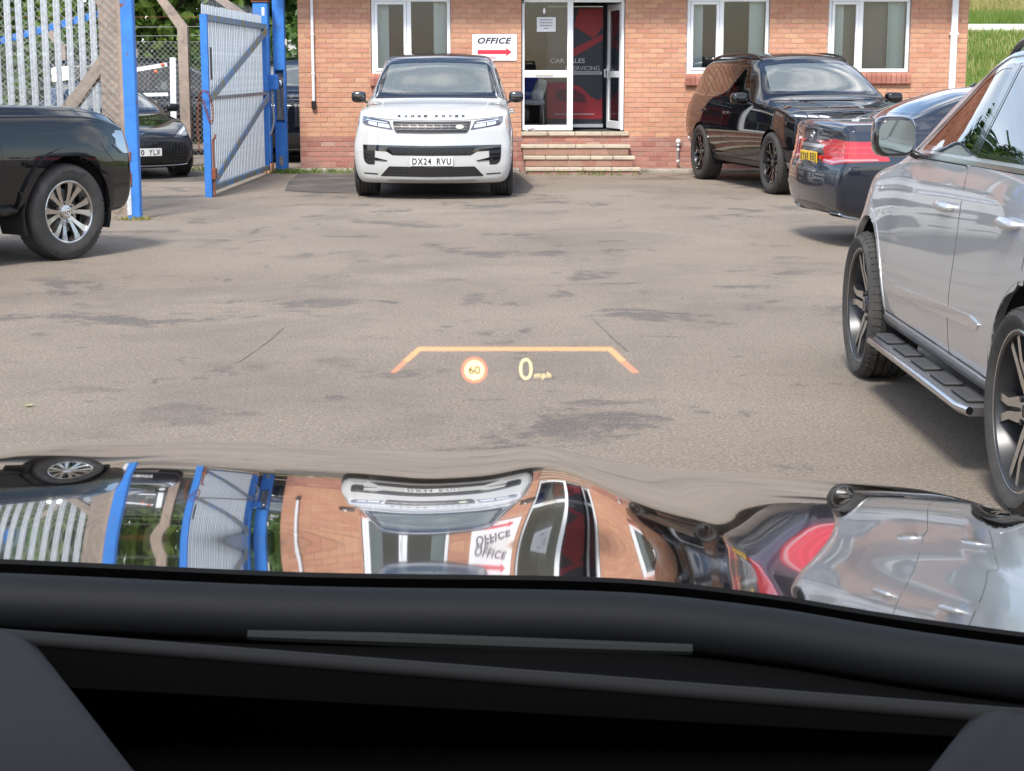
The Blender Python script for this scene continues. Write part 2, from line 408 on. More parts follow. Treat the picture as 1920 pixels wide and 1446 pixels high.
    def patch(s, name, ax, poly, m, proud=.003, thick=.006, step=.03, mirror=False, parent=None, fn=None):
        """panel with the outline poly lying on the body; its edge turns in"""
        if area2(poly) < 0: poly = poly[::-1]
        B = dens(poly, step); nb = len(B); xs = [p[0] for p in B]; ys = [p[1] for p in B]
        gx, gy = np.meshgrid(np.arange(min(xs) + step/2, max(xs), step), np.arange(min(ys) + step/2, max(ys), step)); gx = gx.ravel(); gy = gy.ravel()
        k = inpoly(gx, gy, offs(B, step*.45)); pts = B + list(zip(gx[k], gy[k]))
        r = delaunay_2d_cdt([Vector(p) for p in pts], [(i, (i+1) % nb) for i in range(nb)], [], 1, 1e-6)
        v2, tri = r[0], r[2]; v, n = [], []; hint = None
        for q in v2:
            p, nr = s.proj(ax, q[0], q[1], hint); hint = p
            v.append(p + nr*(proud + (fn(q[0], q[1]) if fn else 0))); n.append(nr)
        f = []
        for t in tri:
            a, b, c = (v[i] for i in t[:3]); t = tuple(t)
            f.append(t if (b-a).cross(c-a).dot(n[t[0]]) > 0 else t[::-1])
        # skirt along the outline
        od = r[3] if len(r) > 3 else None; lut = {}
        for i, og in enumerate(od):
            for o_ in og: lut[o_] = i
        loop = [lut[i] for i in range(nb) if i in lut]; m0 = len(v); nl = len(loop)
        for k_, i in enumerate(loop):
            t_ = v[loop[(k_+1) % nl]] - v[loop[k_-1]]; o_ = t_.cross(n[i])
            ctr = sum((v[j] for j in loop[::max(1, nl//8)]), Vector())/len(loop[::max(1, nl//8)])
            o_ = o_.normalized() if o_.length > 1e-9 else Vector((0,0,1))
            v.append(v[i].copy()); n.append(o_); v.append(v[i] - n[i]*(proud + thick)); n.append(o_)
        for k_ in range(nl):
            a, b = m0 + 2*k_, m0 + 2*((k_+1) % nl); q = (a, b, b+1, a+1); nv = (v[b]-v[a]).cross(v[a+1]-v[a])
            f.append(q if nv.dot(n[a]) > 0 else q[::-1])
        v = [tuple(p) for p in v]; n = [tuple(p) for p in n]
        return s.emit(name, v, n, f, m, parent, mirror)
    def strip(s, name, ax, A, B, m, proud=.003, thick=.004, sub=2, mirror=False, parent=None, closed=False, bulge=0.):
        """band between two matching outlines, with edges turned in"""
        v, n, f = [], [], []; K = len(A); hint = None; rows = sub + 1
        for a, b in zip(A, B):
            for j in range(rows):
                t = j/sub; p, nr = s.proj(ax, a[0]+(b[0]-a[0])*t, a[1]+(b[1]-a[1])*t, hint); hint = p
                v.append(p + nr*(proud + bulge*4*t*(1-t))); n.append(nr)
        ring = K if closed else K - 1
        for i in range(ring):
            for j in range(sub):
                p, q = i*rows + j, ((i+1) % K)*rows + j; t = (p, q, q+1, p+1)
                f.append(t if (v[q]-v[p]).cross(v[p+1]-v[p]).dot(n[p]) > 0 else t[::-1])
        for side in (0, sub):
            m0 = len(v)
            for i in range(K):
                k = i*rows + side; k2 = i*rows + (1 if side == 0 else sub-1); o = (v[k]-v[k2]); o = o.normalized() if o.length > 1e-9 else n[k]
                v.append(v[k].copy()); n.append(o); v.append(v[k] - n[k]*(proud+thick)); n.append(o)
            for i in range(ring):
                a, b = m0 + 2*i, m0 + 2*((i+1) % K); q = (a, b, b+1, a+1)
                f.append(q if (v[b]-v[a]).cross(v[a+1]-v[a]).dot(n[a]) > 0 else q[::-1])
        return s.emit(name, [tuple(p) for p in v], [tuple(p) for p in n], f, m, parent, mirror)
    def line(s, name, ax, pts, w, m, proud=.0006, thick=.001, mirror=False, parent=None, step=.03, closed=False, bulge=0.):
        P = dens(pts, step, closed); return s.strip(name, ax, offs(P, w/2, closed), offs(P, -w/2, closed), m, proud, thick, 1 if not bulge else 4, mirror, parent, closed, bulge)
    def ringband(s, name, ax, poly, w, m, proud=.002, thick=.005, mirror=False, parent=None, step=.03):
        P = dens(poly, step); return s.strip(name, ax, P, offs(P, w), m, proud, thick, 2, mirror, parent, True)
    def cut_side(s, poly, inset=.012):
        P = [(a, float(s.zmap(b))) for a, b in offs(dens(poly, .03), inset)]; s.keep &= ~(inpoly(s.cen[:,0], s.cen[:,2], P) & (np.abs(s.fnn[:,1]) > .35) & (np.abs(s.cen[:,1]) > .3))
    def cut_front(s, poly, inset=.012, rear=False):
        P = [(a, float(s.zmap(b))) for a, b in offs(dens(poly, .03), inset)]; c = inpoly(s.cen[:,1], s.cen[:,2], P)
        s.keep &= ~(c & ((s.cen[:,0] > s.L*.5) & (s.fnn[:,0] > .15) if rear else (s.cen[:,0] < s.L*.55) & (s.fnn[:,0] < -.15)))
    def arches(s, xs, zc, Ra, lip=None, lipw=.03, lipproud=.004, well=.62):
        for x in xs:
            c = ((s.cen[:,0]-x)**2 + (s.cen[:,2]-zc)**2 < (Ra - .008)**2) & (np.abs(s.cen[:,1]) > .55); s.keep &= ~c
            lo = max(.05, min(z for _, z in s.S['zs']))
            a0 = math.asin(max(-.95, min(.95, (lo + .04 - zc)/Ra))); T = np.linspace(a0, math.pi - a0, 44)
            inn = [(x + math.cos(t)*(Ra - .006), zc + math.sin(t)*(Ra - .006)) for t in T]; out = [(x + math.cos(t)*(Ra + lipw), zc + math.sin(t)*(Ra + lipw)) for t in T]
            s.strip('wheel_arch_lip', 'side', out, inn, lip, lipproud, .03, 3, True)
            n = 26
            for sg in (1, -1):
                w = MB(); yt = s.bvh.ray_cast(Vector((x, 2.5, zc + Ra + .02)), Vector((0, -1, 0)))[0]; ys = (yt.y - .014, well)
                for t in np.linspace(-.35, math.pi + .35, n):
                    for y in ys: w.v.append((x + math.cos(t)*(Ra + .004), sg*y, zc + math.sin(t)*(Ra + .004)))
                for i in range(n - 1): w.f.append((2*i, 2*i+1, 2*i+3, 2*i+2))
                w.v.append((x, sg*well, zc)); ci = len(w.v) - 1
                for i in range(n - 1): w.f.append((2*i+1, ci, 2*i+3))
                w.build('wheel_well', M_['well'], s.root, True)
    def finish(s, m, name='body'):
        """link the body skin without the faces that were cut out"""
        F = s.F[s.keep]; used = np.unique(F); remap = np.full(len(s.V), -1); remap[used] = np.arange(len(used))
        me = bpy.data.meshes.new(name); V = s.V[used]; F = remap[F]
        me.vertices.add(len(V)); me.vertices.foreach_set('co', V.astype(np.float32).ravel())
        me.loops.add(F.size); me.loops.foreach_set('vertex_index', F.ravel().astype(np.int32))
        me.polygons.add(len(F)); me.polygons.foreach_set('loop_start', np.arange(0, F.size, 4, dtype=np.int32)); me.polygons.foreach_set('loop_total', np.full(len(F), 4, np.int32))
        me.polygons.foreach_set('use_smooth', np.ones(len(F), bool)); me.materials.append(m); me.update(calc_edges=True); me.validate()
        me.normals_split_custom_set_from_vertices([tuple(n) for n in s.VN[used]])
        return link(bpy.data.objects.new(name, me), s.root)
    def decal(s, name, ax, txt, cu, cv, w, h, m, proud=.004, parent=None, flip=1, step=None, **kw):
        v, f = fit_text(txt, w, h, **kw); out = []
        for a, b in v:
            p, n = s.proj(ax, cu + a*flip, cv + b); out.append(p + n*proud)
        return mesh_obj(name, out, f, m, parent or s.root)
    def window(s, ax, poly, gm, frame_m, fw=.03, name='window', mirror=True, cut=True, parent=None, inset=.012):
        """pane of glass in a dark surround; the skin behind it is opened"""
        if cut:
            if ax == 'side': s.cut_side(poly, inset)
            else: s.cut_front(poly, inset, ax == 'rear')
        g = s.patch(name, ax, offs(dens(poly, .03), fw*.4), gm, .0015, .001, .04, mirror, parent)
        A = dens(poly, .03)
        s.strip('window_frame', ax, A, offs(A, fw), frame_m, .0035, .006, 2, g[1] if mirror else False, g[0], True)
        return g

M_ = {}
def std_mats():
    M_['well'] = mat('wheel_well_black', (.006,.006,.006), .9)
    M_['gap'] = mat('shut_line_black', (.004,.004,.004), .8)
    M_['trim'] = mat('black_trim', (.012,.012,.013), .35, coat=.3)
    M_['gloss'] = mat('gloss_black', (.006,.006,.007), .08, coat=1.)
    M_['rubber'] = mat('tyre_rubber', (.045,.042,.040), .8, spec=.3, vary=.25, vscale=14, bump=.25, bscale=180)
    M_['chrome'] = mat('chrome', (.75,.75,.76), .12, 1.)
    M_['satin'] = mat('satin_metal', (.55,.55,.56), .32, 1.)
    M_['glass'] = glass('window_glass', (.62,.70,.66), 1.25)
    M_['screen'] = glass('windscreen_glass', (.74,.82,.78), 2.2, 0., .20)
    M_['privacy'] = glass('privacy_glass', (.06,.065,.065), 1.35)
    M_['lamp'] = glass('lamp_lens', (.86,.88,.9), 1.3)
    M_['red'] = mat('tail_lamp_red', (.42,.004,.009), .1, coat=1.)
    M_['plate_w'] = mat('plate_white', (.56,.56,.55), .35)
    M_['plate_y'] = mat('plate_yellow', (.75,.47,.03), .35)
    M_['ink'] = mat('plate_black', (.012,.012,.013), .5)
    M_['seat'] = mat('seat_grey', (.22,.23,.22), .7)
    M_['cabin'] = mat('cabin_grey', (.26,.275,.265), .8)
    M_['headlin'] = mat('headlining', (.32,.32,.30), .9)
    M_['white'] = paint('paint_white', (.43,.43,.42))
    M_['black'] = paint('paint_black', (.006,.006,.007))
    M_['silver'] = paint('paint_silver', (.535,.54,.55), .8, .40)
    M_['blue'] = paint('paint_navy', (.009,.013,.025), .3, .3)
    M_['disc'] = mat('brake_disc', (.32,.31,.30), .35, 1.)
    M_['bright'] = mat('alloy_machined', (.62,.60,.57), .22, 1.)
    M_['darkalloy'] = mat('alloy_dark', (.05,.05,.052), .35, .6)
    M_['hyper'] = mat('alloy_hyper', (.52,.50,.48), .22, 1.)
    M_['blackalloy'] = mat('alloy_black', (.010,.010,.011), .18, .2, coat=.6)
std_mats()

def wheel(parent, x, y, z, sg, Rt, tw, rr, style, steer=0., tread=True, name='wheel', label=None):
    """tyre, rim with spokes, hub and brake disc; +y of the wheel faces out"""
    w = bpy.data.objects.new(name, None); w.empty_display_size = .1; link(w, parent); w.location = (x, y, z)
    w.rotation_euler = (0, random.uniform(0, 6.28) if style != 'lc' else .12, (0 if sg > 0 else math.pi) + steer)
    h = tw/2; sw = Rt - rr
    prof = [(rr-.004, -h*.80), (rr+.012, -h*.86), (rr+sw*.35, -h*1.0), (rr+sw*.62, -h*1.0), (Rt-.022, -h*.93), (Rt-.008, -h*.83), (Rt-.001, -h*.72)]
    if tread:
        for g in (-.48, -.16, .16, .48):
            prof += [(Rt, h*(g-.055)), (Rt-.009, h*(g-.04)), (Rt-.009, h*(g+.04)), (Rt, h*(g+.055))]
    prof += [(Rt-.001, h*.72), (Rt-.008, h*.83), (Rt-.022, h*.93), (rr+sw*.62, h*1.0), (rr+sw*.35, h*1.0), (rr+.012, h*.90), (rr-.004, h*.84)]
    ty = MB().lathe(prof, 72).build('tyre', M_['rubber'], w, True)
    if tread:      # shoulder blocks
        b = MB(); n = 58
        for k in range(n):
            t = 2*math.pi*k/n; c, s_ = math.cos(t), math.sin(t); tx = Vector((-s_, 0, c)); er = Vector((c, 0, s_))
            for q in (-1, 1):
                p0 = er*(Rt-.010) + Vector((0, q*h*.86, 0)); p1 = er*(Rt+.0015) + Vector((0, q*h*.56, 0))
                b.bar(p0, p1, .024, .010, up=er)
        stuff(b.build('tread_block', M_['rubber'], ty))
    bm_ = {'lc': 'hyper', 'audi': 'darkalloy', 'x7': 'blackalloy', 'plain': 'darkalloy'}[style]
    yo = h*.80
    rim = MB().lathe([(rr-.002, yo+.004), (rr-.010, yo+.008), (rr-.022, yo+.002), (rr-.030, yo-.03), (rr-.045, yo-.10), (rr-.05, -h*.8), (rr-.002, -h*.8)], 64).build('rim', M_[bm_ if style != 'audi' else 'darkalloy'], w, True)
    if style == 'audi': MB().lathe([(rr+.001, yo+.006), (rr-.006, yo+.0095), (rr-.012, yo+.007)], 64).build('rim_edge', M_['bright'], w, True)
    MB().lathe([(0, -.01), (rr*.72, -.01), (rr*.72, -.03), (0, -.03)], 40).build('brake_disc', M_['disc'], w, True)
    MB().lathe([(0, -h*.55), (rr-.04, -h*.55)], 40).build('barrel', M_['well'], w, True)
    def spoke(path, face, side, depth=.032, name='spoke'):
        """path: list of (r, angle, width, y)"""
        v = []; K = len(path)
        for i, (r, a, wd, yy) in enumerate(path):
            c, s_ = math.cos(a), math.sin(a); p = Vector((r*c, yy, r*s_))
            r2, a2 = path[min(i+1, K-1)][:2]; r1, a1 = path[max(i-1, 0)][:2]
            d = Vector((r2*math.cos(a2)-r1*math.cos(a1), 0, r2*math.sin(a2)-r1*math.sin(a1))).normalized(); q = Vector((-d.z, 0, d.x))*wd/2
            for e, dy in ((-1.0, 0), (1.0, 0), (1.25, -depth), (-1.25, -depth)): u = p + q*e; v.append((u.x, u.y+dy, u.z))
        f = []
        for i in range(K-1):
            for j in range(4): f.append((4*i+j, 4*i+(j+1) % 4, 4*i+4+(j+1) % 4, 4*i+4+j))
        f += [(3,2,1,0), (4*K-4, 4*K-3, 4*K-2, 4*K-1)]
        b = MB(); b.add(v, f); o = b.build(name, face, rim)
        if side is not face:
            o.data.materials.append(side)
            for i, pl in enumerate(o.data.polygons): pl.material_index = 0 if pl.normal.y > .75 else 1
        return o
    yh = yo - .028
    if style == 'lc':
        for k in range(6):
            for e in (-1, 1):
                a = k*math.pi/3; spoke([(.055, a+e*.20, .030, yh-.012), (.12, a+e*.17, .032, yh-.004), (rr*.72, a+e*.20, .042, yh+.008), (rr-.016, a+e*.235, .062, yh+.016)], M_['hyper'], M_['hyper'], .03)
        nb, hr = 6, .058
    elif style == 'audi':
        for k in range(5):
            a = k*2*math.pi/5
            for e in (-1, 1):
                spoke([(.05, a+e*.40, .036, yh-.016), (.12, a+e*.24, .040, yh-.004), (rr*.62, a+e*.13, .030, yh+.010), (rr-.014, a+e*.16, .030, yh+.020)], M_['bright'], M_['darkalloy'], .045)
            spoke([(.10, a, .05, yh-.03), (rr*.6, a, .045, yh-.018), (rr-.018, a, .06, yh-.006)], M_['darkalloy'], M_['darkalloy'], .03)
        nb, hr = 5, .045
    elif style == 'x7':
        for k in range(5):
            a = k*2*math.pi/5; spoke([(.045, a, .05, yh-.016), (.14, a, .042, yh), (rr*.58, a, .046, yh+.006)], M_['blackalloy'], M_['blackalloy'], .04)
            for e in (-1, 1): spoke([(rr*.50, a+e*.02, .03, yh+.004), (rr*.75, a+e*.18, .026, yh+.012), (rr-.014, a+e*.30, .03, yh+.018)], M_['blackalloy'], M_['blackalloy'], .035)
            spoke([(.05, a+.63, .026, yh-.02), (rr-.016, a+.63, .022, yh+.008)], M_['blackalloy'], M_['blackalloy'], .03)
        nb, hr = 5, .045
    else:
        for k in range(10): a = k*math.pi/5; spoke([(.05, a, .04, yh-.012), (rr-.016, a+.08, .05, yh+.012)], M_['darkalloy'], M_['darkalloy'], .03)
        nb, hr = 5, .045
    MB().lathe([(0, yh+.008), (hr*.8, yh+.006), (hr, yh-.002), (hr+.004, yh-.04)], 28).build('hub_cap', M_['hyper' if style == 'lc' else 'darkalloy'], rim, True)
    MB().lathe([(hr*.72, yh+.0085), (hr*.62, yh+.010), (hr*.54, yh+.0085)], 24).build('hub_emblem', M_['chrome'], rim, True)
    if style == 'lc':
        MB().lathe([(.012, yh+.0105), (.017, yh+.012), (.021, yh+.0105)], 16).build('hub_emblem', M_['chrome'], rim, True)
    b = MB()
    for k in range(nb):
        a = 2*math.pi*(k+.5)/nb; rr2 = hr + .026
        c = (rr2*math.cos(a), 0, rr2*math.sin(a)); b.cyl((c[0], yh-.03, c[2]), (c[0], yh+.004, c[2]), .0125, 8)
    stuff(b.build('wheel_nut', M_['hyper' if style in ('lc',) else 'darkalloy'], rim))
    return w
def plate(car, ax, cu, cv, txt, m, flip, w=.52, h=.111, proud=.008):
    """number plate standing flat in front of the body"""
    p, n = car.proj(ax, cu, cv); cv = p.z; sx = -1 if ax == 'front' else 1; x = p.x + sx*proud
    pl = MB().bbox((x, cu - w/2, cv - h/2), (x + sx*.006, cu + w/2, cv + h/2), .0025).build('number_plate', m, car.root)
    a, b = txt.split(' ')
    for t, c0 in ((a, -.12 + .029*(4 - len(a))), (b, .15)):
        wd = .058*len(t)
        v, f = fit_text(t, wd, .079, bold=.022, spacing=1.25); xx = x + sx*.0085
        mesh_obj('plate_lettering', [(xx, cu + flip*(c0 + q[0]), cv + q[1]) for q in v], f, M_['ink'], pl)
    return pl
def mirror_unit(car, x, y, z, size, m, glass_back=True):
    """door mirror housing on a short arm, both sides"""
    for sg in (1, -1):
        h = MB().sup((x, sg*y, z), size, .55).build('door_mirror', m, car.root, True)
        MB().tube(curve_pts([(x - .01, sg*(y - size[1]*.38), z - size[2]*.34), (x - .02, sg*(y - size[1]*.62), z - size[2]*.48), (x - .02, sg*(y - size[1]*1.0), z - size[2]*.56)], 5), .018, 10).build('mirror_arm', M_['trim'], h, True)
        e = []; 
        for k in range(28):
            t = 2*math.pi*k/28; f = lambda q: math.copysign(abs(q)**.6, q); e.append((sg*(y) + f(math.cos(t))*size[1]*.42, z + f(math.sin(t))*size[2]*.40))
        MB().prism(e, x + size[0]*.44, x + size[0]*.505, 'yz').build('mirror_glass', mat('mirror_glass', (.26,.285,.275), .04, 1.), h)
def rail(car, xs, y, hs, r, m):
    """roof rails that stand on the roof skin"""
    for sg in (1, -1):
        pts = []
        for x, h in zip(xs, hs):
            p, _ = car.proj('top', x, y); pts.append((x, sg*y, p.z + h))
        MB().tube(curve_pts(pts, 8), r, 10).build('roof_rail', m, car.root, True)
def handle(car, x, z, m, n_=.19):
    zr_ = z
    for sg in (1, -1):
        z = zr_; p, n = car.proj('side', x, z); p2, _ = car.proj('side', x + n_/2, z); p1, _ = car.proj('side', x - n_/2, z)
        o = .030; z = p.z
        pts = [(p1.x, sg*(p1.y - .004), z), (p1.x + .02, sg*(p1.y + o*.8), z), (p.x, sg*(p.y + o), z), (p2.x - .02, sg*(p2.y + o*.8), z), (p2.x, sg*(p2.y - .004), z)]
        b = MB(); c = curve_pts(pts, 5); K = len(c); b.tube(c, [.011 + .012*math.sin(math.pi*i/(K-1)) for i in range(K)], 10)
        b.build('door_handle', m, car.root, True)
        e = [(x + math.cos(t)*.055, zr_ - .004 + math.sin(t)*.026) for t in np.linspace(0, 2*math.pi, 20)[:-1]]
        if sg > 0: car.patch('handle_recess', 'side', e, M_['trim'] if m is not M_['silver'] else mat('recess_silver', (.14,.14,.15), .5), .0008, .001, .02, True)
def interior(car, x0, x1, y, zf, zd, seats, wheel_side=1, wheel_x=None, mirror_z=None, mirror_x=None, k=1.):
    """floor tub, dash, seats, steering wheel and rear-view mirror"""
    r = car.root
    MB().box((x0 + .1, -y, zf), (x1, y, zf + .05)).build('cabin_floor', M_['cabin'], r)
    MB().bbox((x0, -y, zf + .1), (x0 + .45, y, zd), .05).build('dashboard', M_['cabin'], r)
    for sx in seats:
        for sg in (-1, 1):
            st = MB().sup((sx, sg*.38, zf + .30*k), (.52, .50, .20*k), .5).sup((sx + .33, sg*.38, zf + .62*k), (.16, .48, .66*k), .5).build('seat', M_['seat'], r, True)
            MB().sup((sx + .40, sg*.38, zf + 1.03*k), (.10, .26, .17*k), .6).build('headrest', M_['seat'], st, True)
    wx = wheel_x or x0 + .62; tor = []
    rot = Matrix.Rotation(R(-24), 3, 'Y'); c = Vector((wx, wheel_side*.38, zd + .02))
    b = MB(); pts = [c + rot @ Vector((0, .185*math.cos(t), .185*math.sin(t))) for t in np.linspace(0, 2*math.pi, 29)]
    b.tube(pts, .015, 8, False)
    for t in (R(0), R(180), R(-90)): b.tube([c, c + rot @ Vector((0, .18*math.cos(t), .18*math.sin(t)))], .013, 6)
    b.sup(tuple(c), (.05, .12, .11), .6); b.build('steering_wheel', M_['trim'], r, True)
    if mirror_z: MB().sup((mirror_x, 0, mirror_z), (.04, .24, .07), .5).tube([(mirror_x, 0, mirror_z), (mirror_x - .05, 0, mirror_z + .1)], .014, 8).build('rear_view_mirror', M_['trim'], r, True)
def shut(car, pts, w=.006, mirror=True): return car.line('shut_line', 'side', pts, w, M_['gap'], .0004, .001, mirror)

# ------------------------------------------------------------------ white SUV in front of the office
def white_suv(loc, heading, label):
    S = dict(L=4.95, rf=.07, rr=.10, bowF=.24, lf=1.0, bowR=.16, lr=.9,
        zs=[(0,.20),(.5,.20),(1.4,.29),(3.4,.30),(4.4,.33),(4.95,.42)], ws=[(0,.91),(.3,.94),(.9,.94),(4,.93),(4.95,.8)],
        zm=[(0,.60),(.6,.64),(4,.68),(4.95,.72)], wm=[(0,.985),(.4,1.0),(1,1.005),(4,1.0),(4.6,.97),(4.95,.92)],
        zb=[(0,.91),(.25,.985),(.9,1.07),(1.5,1.10),(2.5,1.11),(4.3,1.13),(4.95,1.06)], wb=[(0,.90),(.4,.93),(1,.945),(3.5,.945),(4.5,.92),(4.95,.86)],
        zr=[(0,.945),(.25,1.03),(.9,1.125),(1.40,1.17),(1.6,1.25),(2.22,1.665),(2.5,1.745),(3.4,1.755),(4.3,1.71),(4.6,1.60),(4.85,1.15),(4.95,1.09)],
        wr=[(0,.80),(.5,.80),(1.4,.815),(1.65,.805),(2.3,.705),(3.3,.69),(4.4,.64),(4.75,.70),(4.95,.76)],
        zc=[(0,.965),(.25,1.055),(.9,1.145),(1.2,1.175),(1.38,1.205),(2.08,1.665),(2.4,1.765),(2.95,1.80),(3.6,1.79),(4.5,1.72),(4.66,1.61),(4.88,1.2),(4.95,1.11)],
        cut=[(.1,.35),(.5,.5),(.4,.15),(.10,.16)], leanF=[(.15,.08),(.28,.03),(.45,0),(.6,0),(.75,.02),(.9,.05),(1.0,.13),(1.2,.2)], leanR=[(.3,.06),(.6,0),(1.1,.06),(1.8,.1)], sig=4.)
    c = Car('suv', label, loc, heading, S)
    F = lambda P: [((925 - u)/4.82/152.5, 1.58 - ((80 + v/4.82) - 130)/152.5) for u, v in P]
    G, Tm = M_['gloss'], M_['trim']
    mesh_m = mat('grille_mesh', (.018,.018,.019), .4, .4)
    # windscreen, side glass
    ws = rnd([(-.775,1.235),(.775,1.235),(.685,1.68),(.40,1.705),(0,1.712),(-.40,1.705),(-.685,1.68)], .05)
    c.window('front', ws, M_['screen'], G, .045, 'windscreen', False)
    c.window('side', rnd([(1.98,1.17),(2.98,1.175),(2.94,1.60),(2.48,1.62)], .03), M_['privacy'], G, .03)
    c.window('side', rnd([(3.03,1.175),(4.05,1.185),(4.45,1.20),(4.30,1.55),(2.99,1.60)], .03), M_['privacy'], G, .03)
    c.arches([.88, 3.88], .39, .435, M_['white'], .02, .002)
    c.finish(M_['white'])
    rf = [(x, y) for x, y in [(2.30,-.66),(2.36,-.3),(2.38,0),(2.36,.3),(2.30,.66),(3.4,.68),(4.5,.62),(4.5,-.62),(3.4,-.68)]]
    c.patch('roof', 'top', rf, M_['black'], .004, .01, .05)
    ys = np.linspace(-.69, .69, 31); c.strip('roof_header', 'front', [(y, 1.715 - .06*y*y) for y in ys], [(y*.985, 1.768 - .06*y*y) for y in ys], M_['gloss'], .005, .008)
    # black pillars beside the windscreen
    pil = [(1.66,1.20),(1.80,1.30),(2.05,1.47),(2.30,1.62),(2.52,1.665),(2.50,1.63),(2.36,1.575),(2.12,1.41),(1.95,1.28),(1.86,1.17)]
    c.patch('windscreen_pillar', 'side', pil, G, .004, .01, .03, True)
    fp = [(.845,1.205),(.81,1.30),(.755,1.48),(.71,1.64),(.69,1.72),(.66,1.72),(.675,1.655),(.72,1.49),(.768,1.30),(.795,1.225)]
    c.patch('windscreen_edge', 'front', fp, G, .005, .01, .03, True)
    ys = np.linspace(-.80, .80, 33); cowl = [(y, 1.216 - .017*y*y) for y in ys]; cow2 = [(y*.963, 1.252 - .010*y*y) for y in ys]
    c.strip('cowl', 'front', cowl, cow2, Tm, .003, .006)
    # lamps
    hl = F([(285,668),(330,670),(540,702),(578,778),(470,762),(318,738),(290,712)])
    for o in c.patch('headlight', 'front', rnd(hl, .01), mat('lamp_body_dark', (.10,.10,.105), .15, .7, coat=1.), .004, .01, .02, True):
        pass
    for q in ([(330,688),(525,715),(528,724),(330,697)], [(350,705),(430,716),(430,745),(352,730)], [(440,718),(540,732),(548,760),(440,747)]):
        c.patch('lamp_element', 'front', F(q), mat('lamp_element', (.62,.64,.68), .18, .5, coat=1.), .007, .005, .02, True)
    gr = c.patch('grille', 'front', rnd(F([(572,702),(925,706),(1278,702),(1264,770),(1240,806),(925,810),(608,806),(586,770)]), .008), mat('grille_surround', (.075,.065,.063), .3, .5), .004, .012, .03)[0]
    c.patch('grille_mesh', 'front', F([(592,716),(925,720),(1258,716),(1246,765),(1228,792),(925,795),(620,792),(604,765)]), mesh_m, .006, .004, .03, parent=gr)
    for v in (731, 752, 773):
        c.line('grille_bar', 'front', F([(606,v),(925,v+2),(1244,v)]), .010, mat('grille_bar', (.16,.15,.15), .3, .6), .012, .006, parent=gr)
    for k in range(9):
        u = 640 + k*71; c.line('grille_bar', 'front', F([(u,725),(u+26,752),(u,782)]), .006, mat('grille_bar', (.16,.15,.15), .3, .6), .010, .006, parent=gr, step=.01)
    ov = F([(1176 + 36*math.cos(t), 753 + 17*math.sin(t)) for t in np.linspace(0, 2*math.pi, 20)[:-1]])
    c.patch('badge', 'front', ov, mat('badge_green', (.45,.50,.36), .3, .5), .016, .01, .01, parent=gr)
    # lower intakes
    ib = c.patch('intake', 'front', rnd(F([(302,909),(925,918),(1548,909),(1546,955),(1330,968),(1275,1001),(925,1004),(572,1001),(520,968),(304,955)]), .008), G, .004, .012, .03)[0]
    c.patch('intake_mesh', 'front', F([(528,930),(925,934),(1322,930),(1268,994),(925,997),(578,994)]), mesh_m, .006, .003, .03, parent=ib)
    for k in range(11):
        u = 590 + k*67; c.line('intake_bar', 'front', F([(u-24,962),(u,946),(u+24,962),(u,980),(u-24,962)]), .005, mat('grille_bar2', (.06,.06,.062), .35, .5), .009, .004, parent=ib, step=.01)
    c.patch('corner_vent', 'front', rnd(F([(303,950),(412,962),(408,1086),(345,1084),(318,1062),(306,1030)]), .012), Tm, .004, .012, .02, True)
    for q in ([(316,985),(408,990),(408,1000),(316,996)], [(316,1012),(400,1018),(524,1046),(520,1052),(330,1040)]):
        c.patch('vent_fin', 'front', F(q), G, .012, .012, .02, True)
    lg = c.patch('lower_grille', 'front', rnd(F([(540,1100),(925,1104),(1310,1100),(1392,1188),(925,1194),(458,1188)]), .012), Tm, .004, .012, .03)[0]
    for r_ in range(3):
        for k in range(11 + r_): 
            u = 925 + (k - (10 + r_)/2)*64; v = 1118 + r_*27; c.line('lower_grille_bar', 'front', F([(u-24,v+8),(u,v-4),(u+24,v+8)]), .005, mat('grille_bar2', (.06,.06,.062), .35, .5), .008, .004, parent=lg, step=.012)
    c.patch('bumper_slit', 'front', F([(305,1158),(440,1166),(430,1176),(312,1168)]), Tm, .004, .006, .02, True)
    c.patch('skid_plate', 'front', rnd(F([(545,1212),(925,1216),(1305,1212),(1325,1228),(1240,1240),(925,1244),(610,1240),(525,1228)]), .008), mat('skid_silver', (.36,.36,.37), .35, .8), .012, .02, .03)
    # bonnet details
    c.line('shut_line', 'front', F([(285,664),(330,668),(560,690),(925,697),(1290,690),(1520,668),(1565,664)]), .006, M_['gap'])
    c.line('bonnet_crease', 'top', [(.55,.62),(.95,.66),(1.36,.68)], .006, mat('crease_white', (.6,.6,.58), .4), .0006, .001, True)
    c.patch('bonnet_vent', 'top', rnd([(1.02,.70),(1.02,.86),(1.09,.87),(1.09,.71)], .012), Tm, .003, .006, .03, True)
    for i, ch in enumerate('RANGE ROVER'):
        if ch == ' ': continue
        u0 = [628, 688, 748, 806, 866, 0, 967, 1026, 1088, 1146, 1207][i]
        y0 = F([(u0, 668)])[0]
        v, f = fit_text(ch, .040, .034, bold=.05); out = []
        for a, b in v:
            p, n = c.proj('front', y0[0] - a, y0[1] + .012 + b*.75); out.append(p + n*.003)
        mesh_obj('bonnet_letter', out, f, M_['ink'], c.root)
    plate(c, 'front', 0, F([(925,1054)])[0][1], 'DX24 RVU', M_['plate_w'], -1)
    mirror_unit(c, 1.80, 1.035, 1.225, (.16,.19,.145), M_['gloss'])
    # doors
    dl = rnd([(1.50,.42),(2.98,.40),(3.00,1.10),(1.62,1.10)], .04); dr = rnd([(3.005,.40),(3.50,.42),(3.52,.62),(3.75,.84),(3.98,.88),(4.00,1.10),(3.02,1.10)], .04)
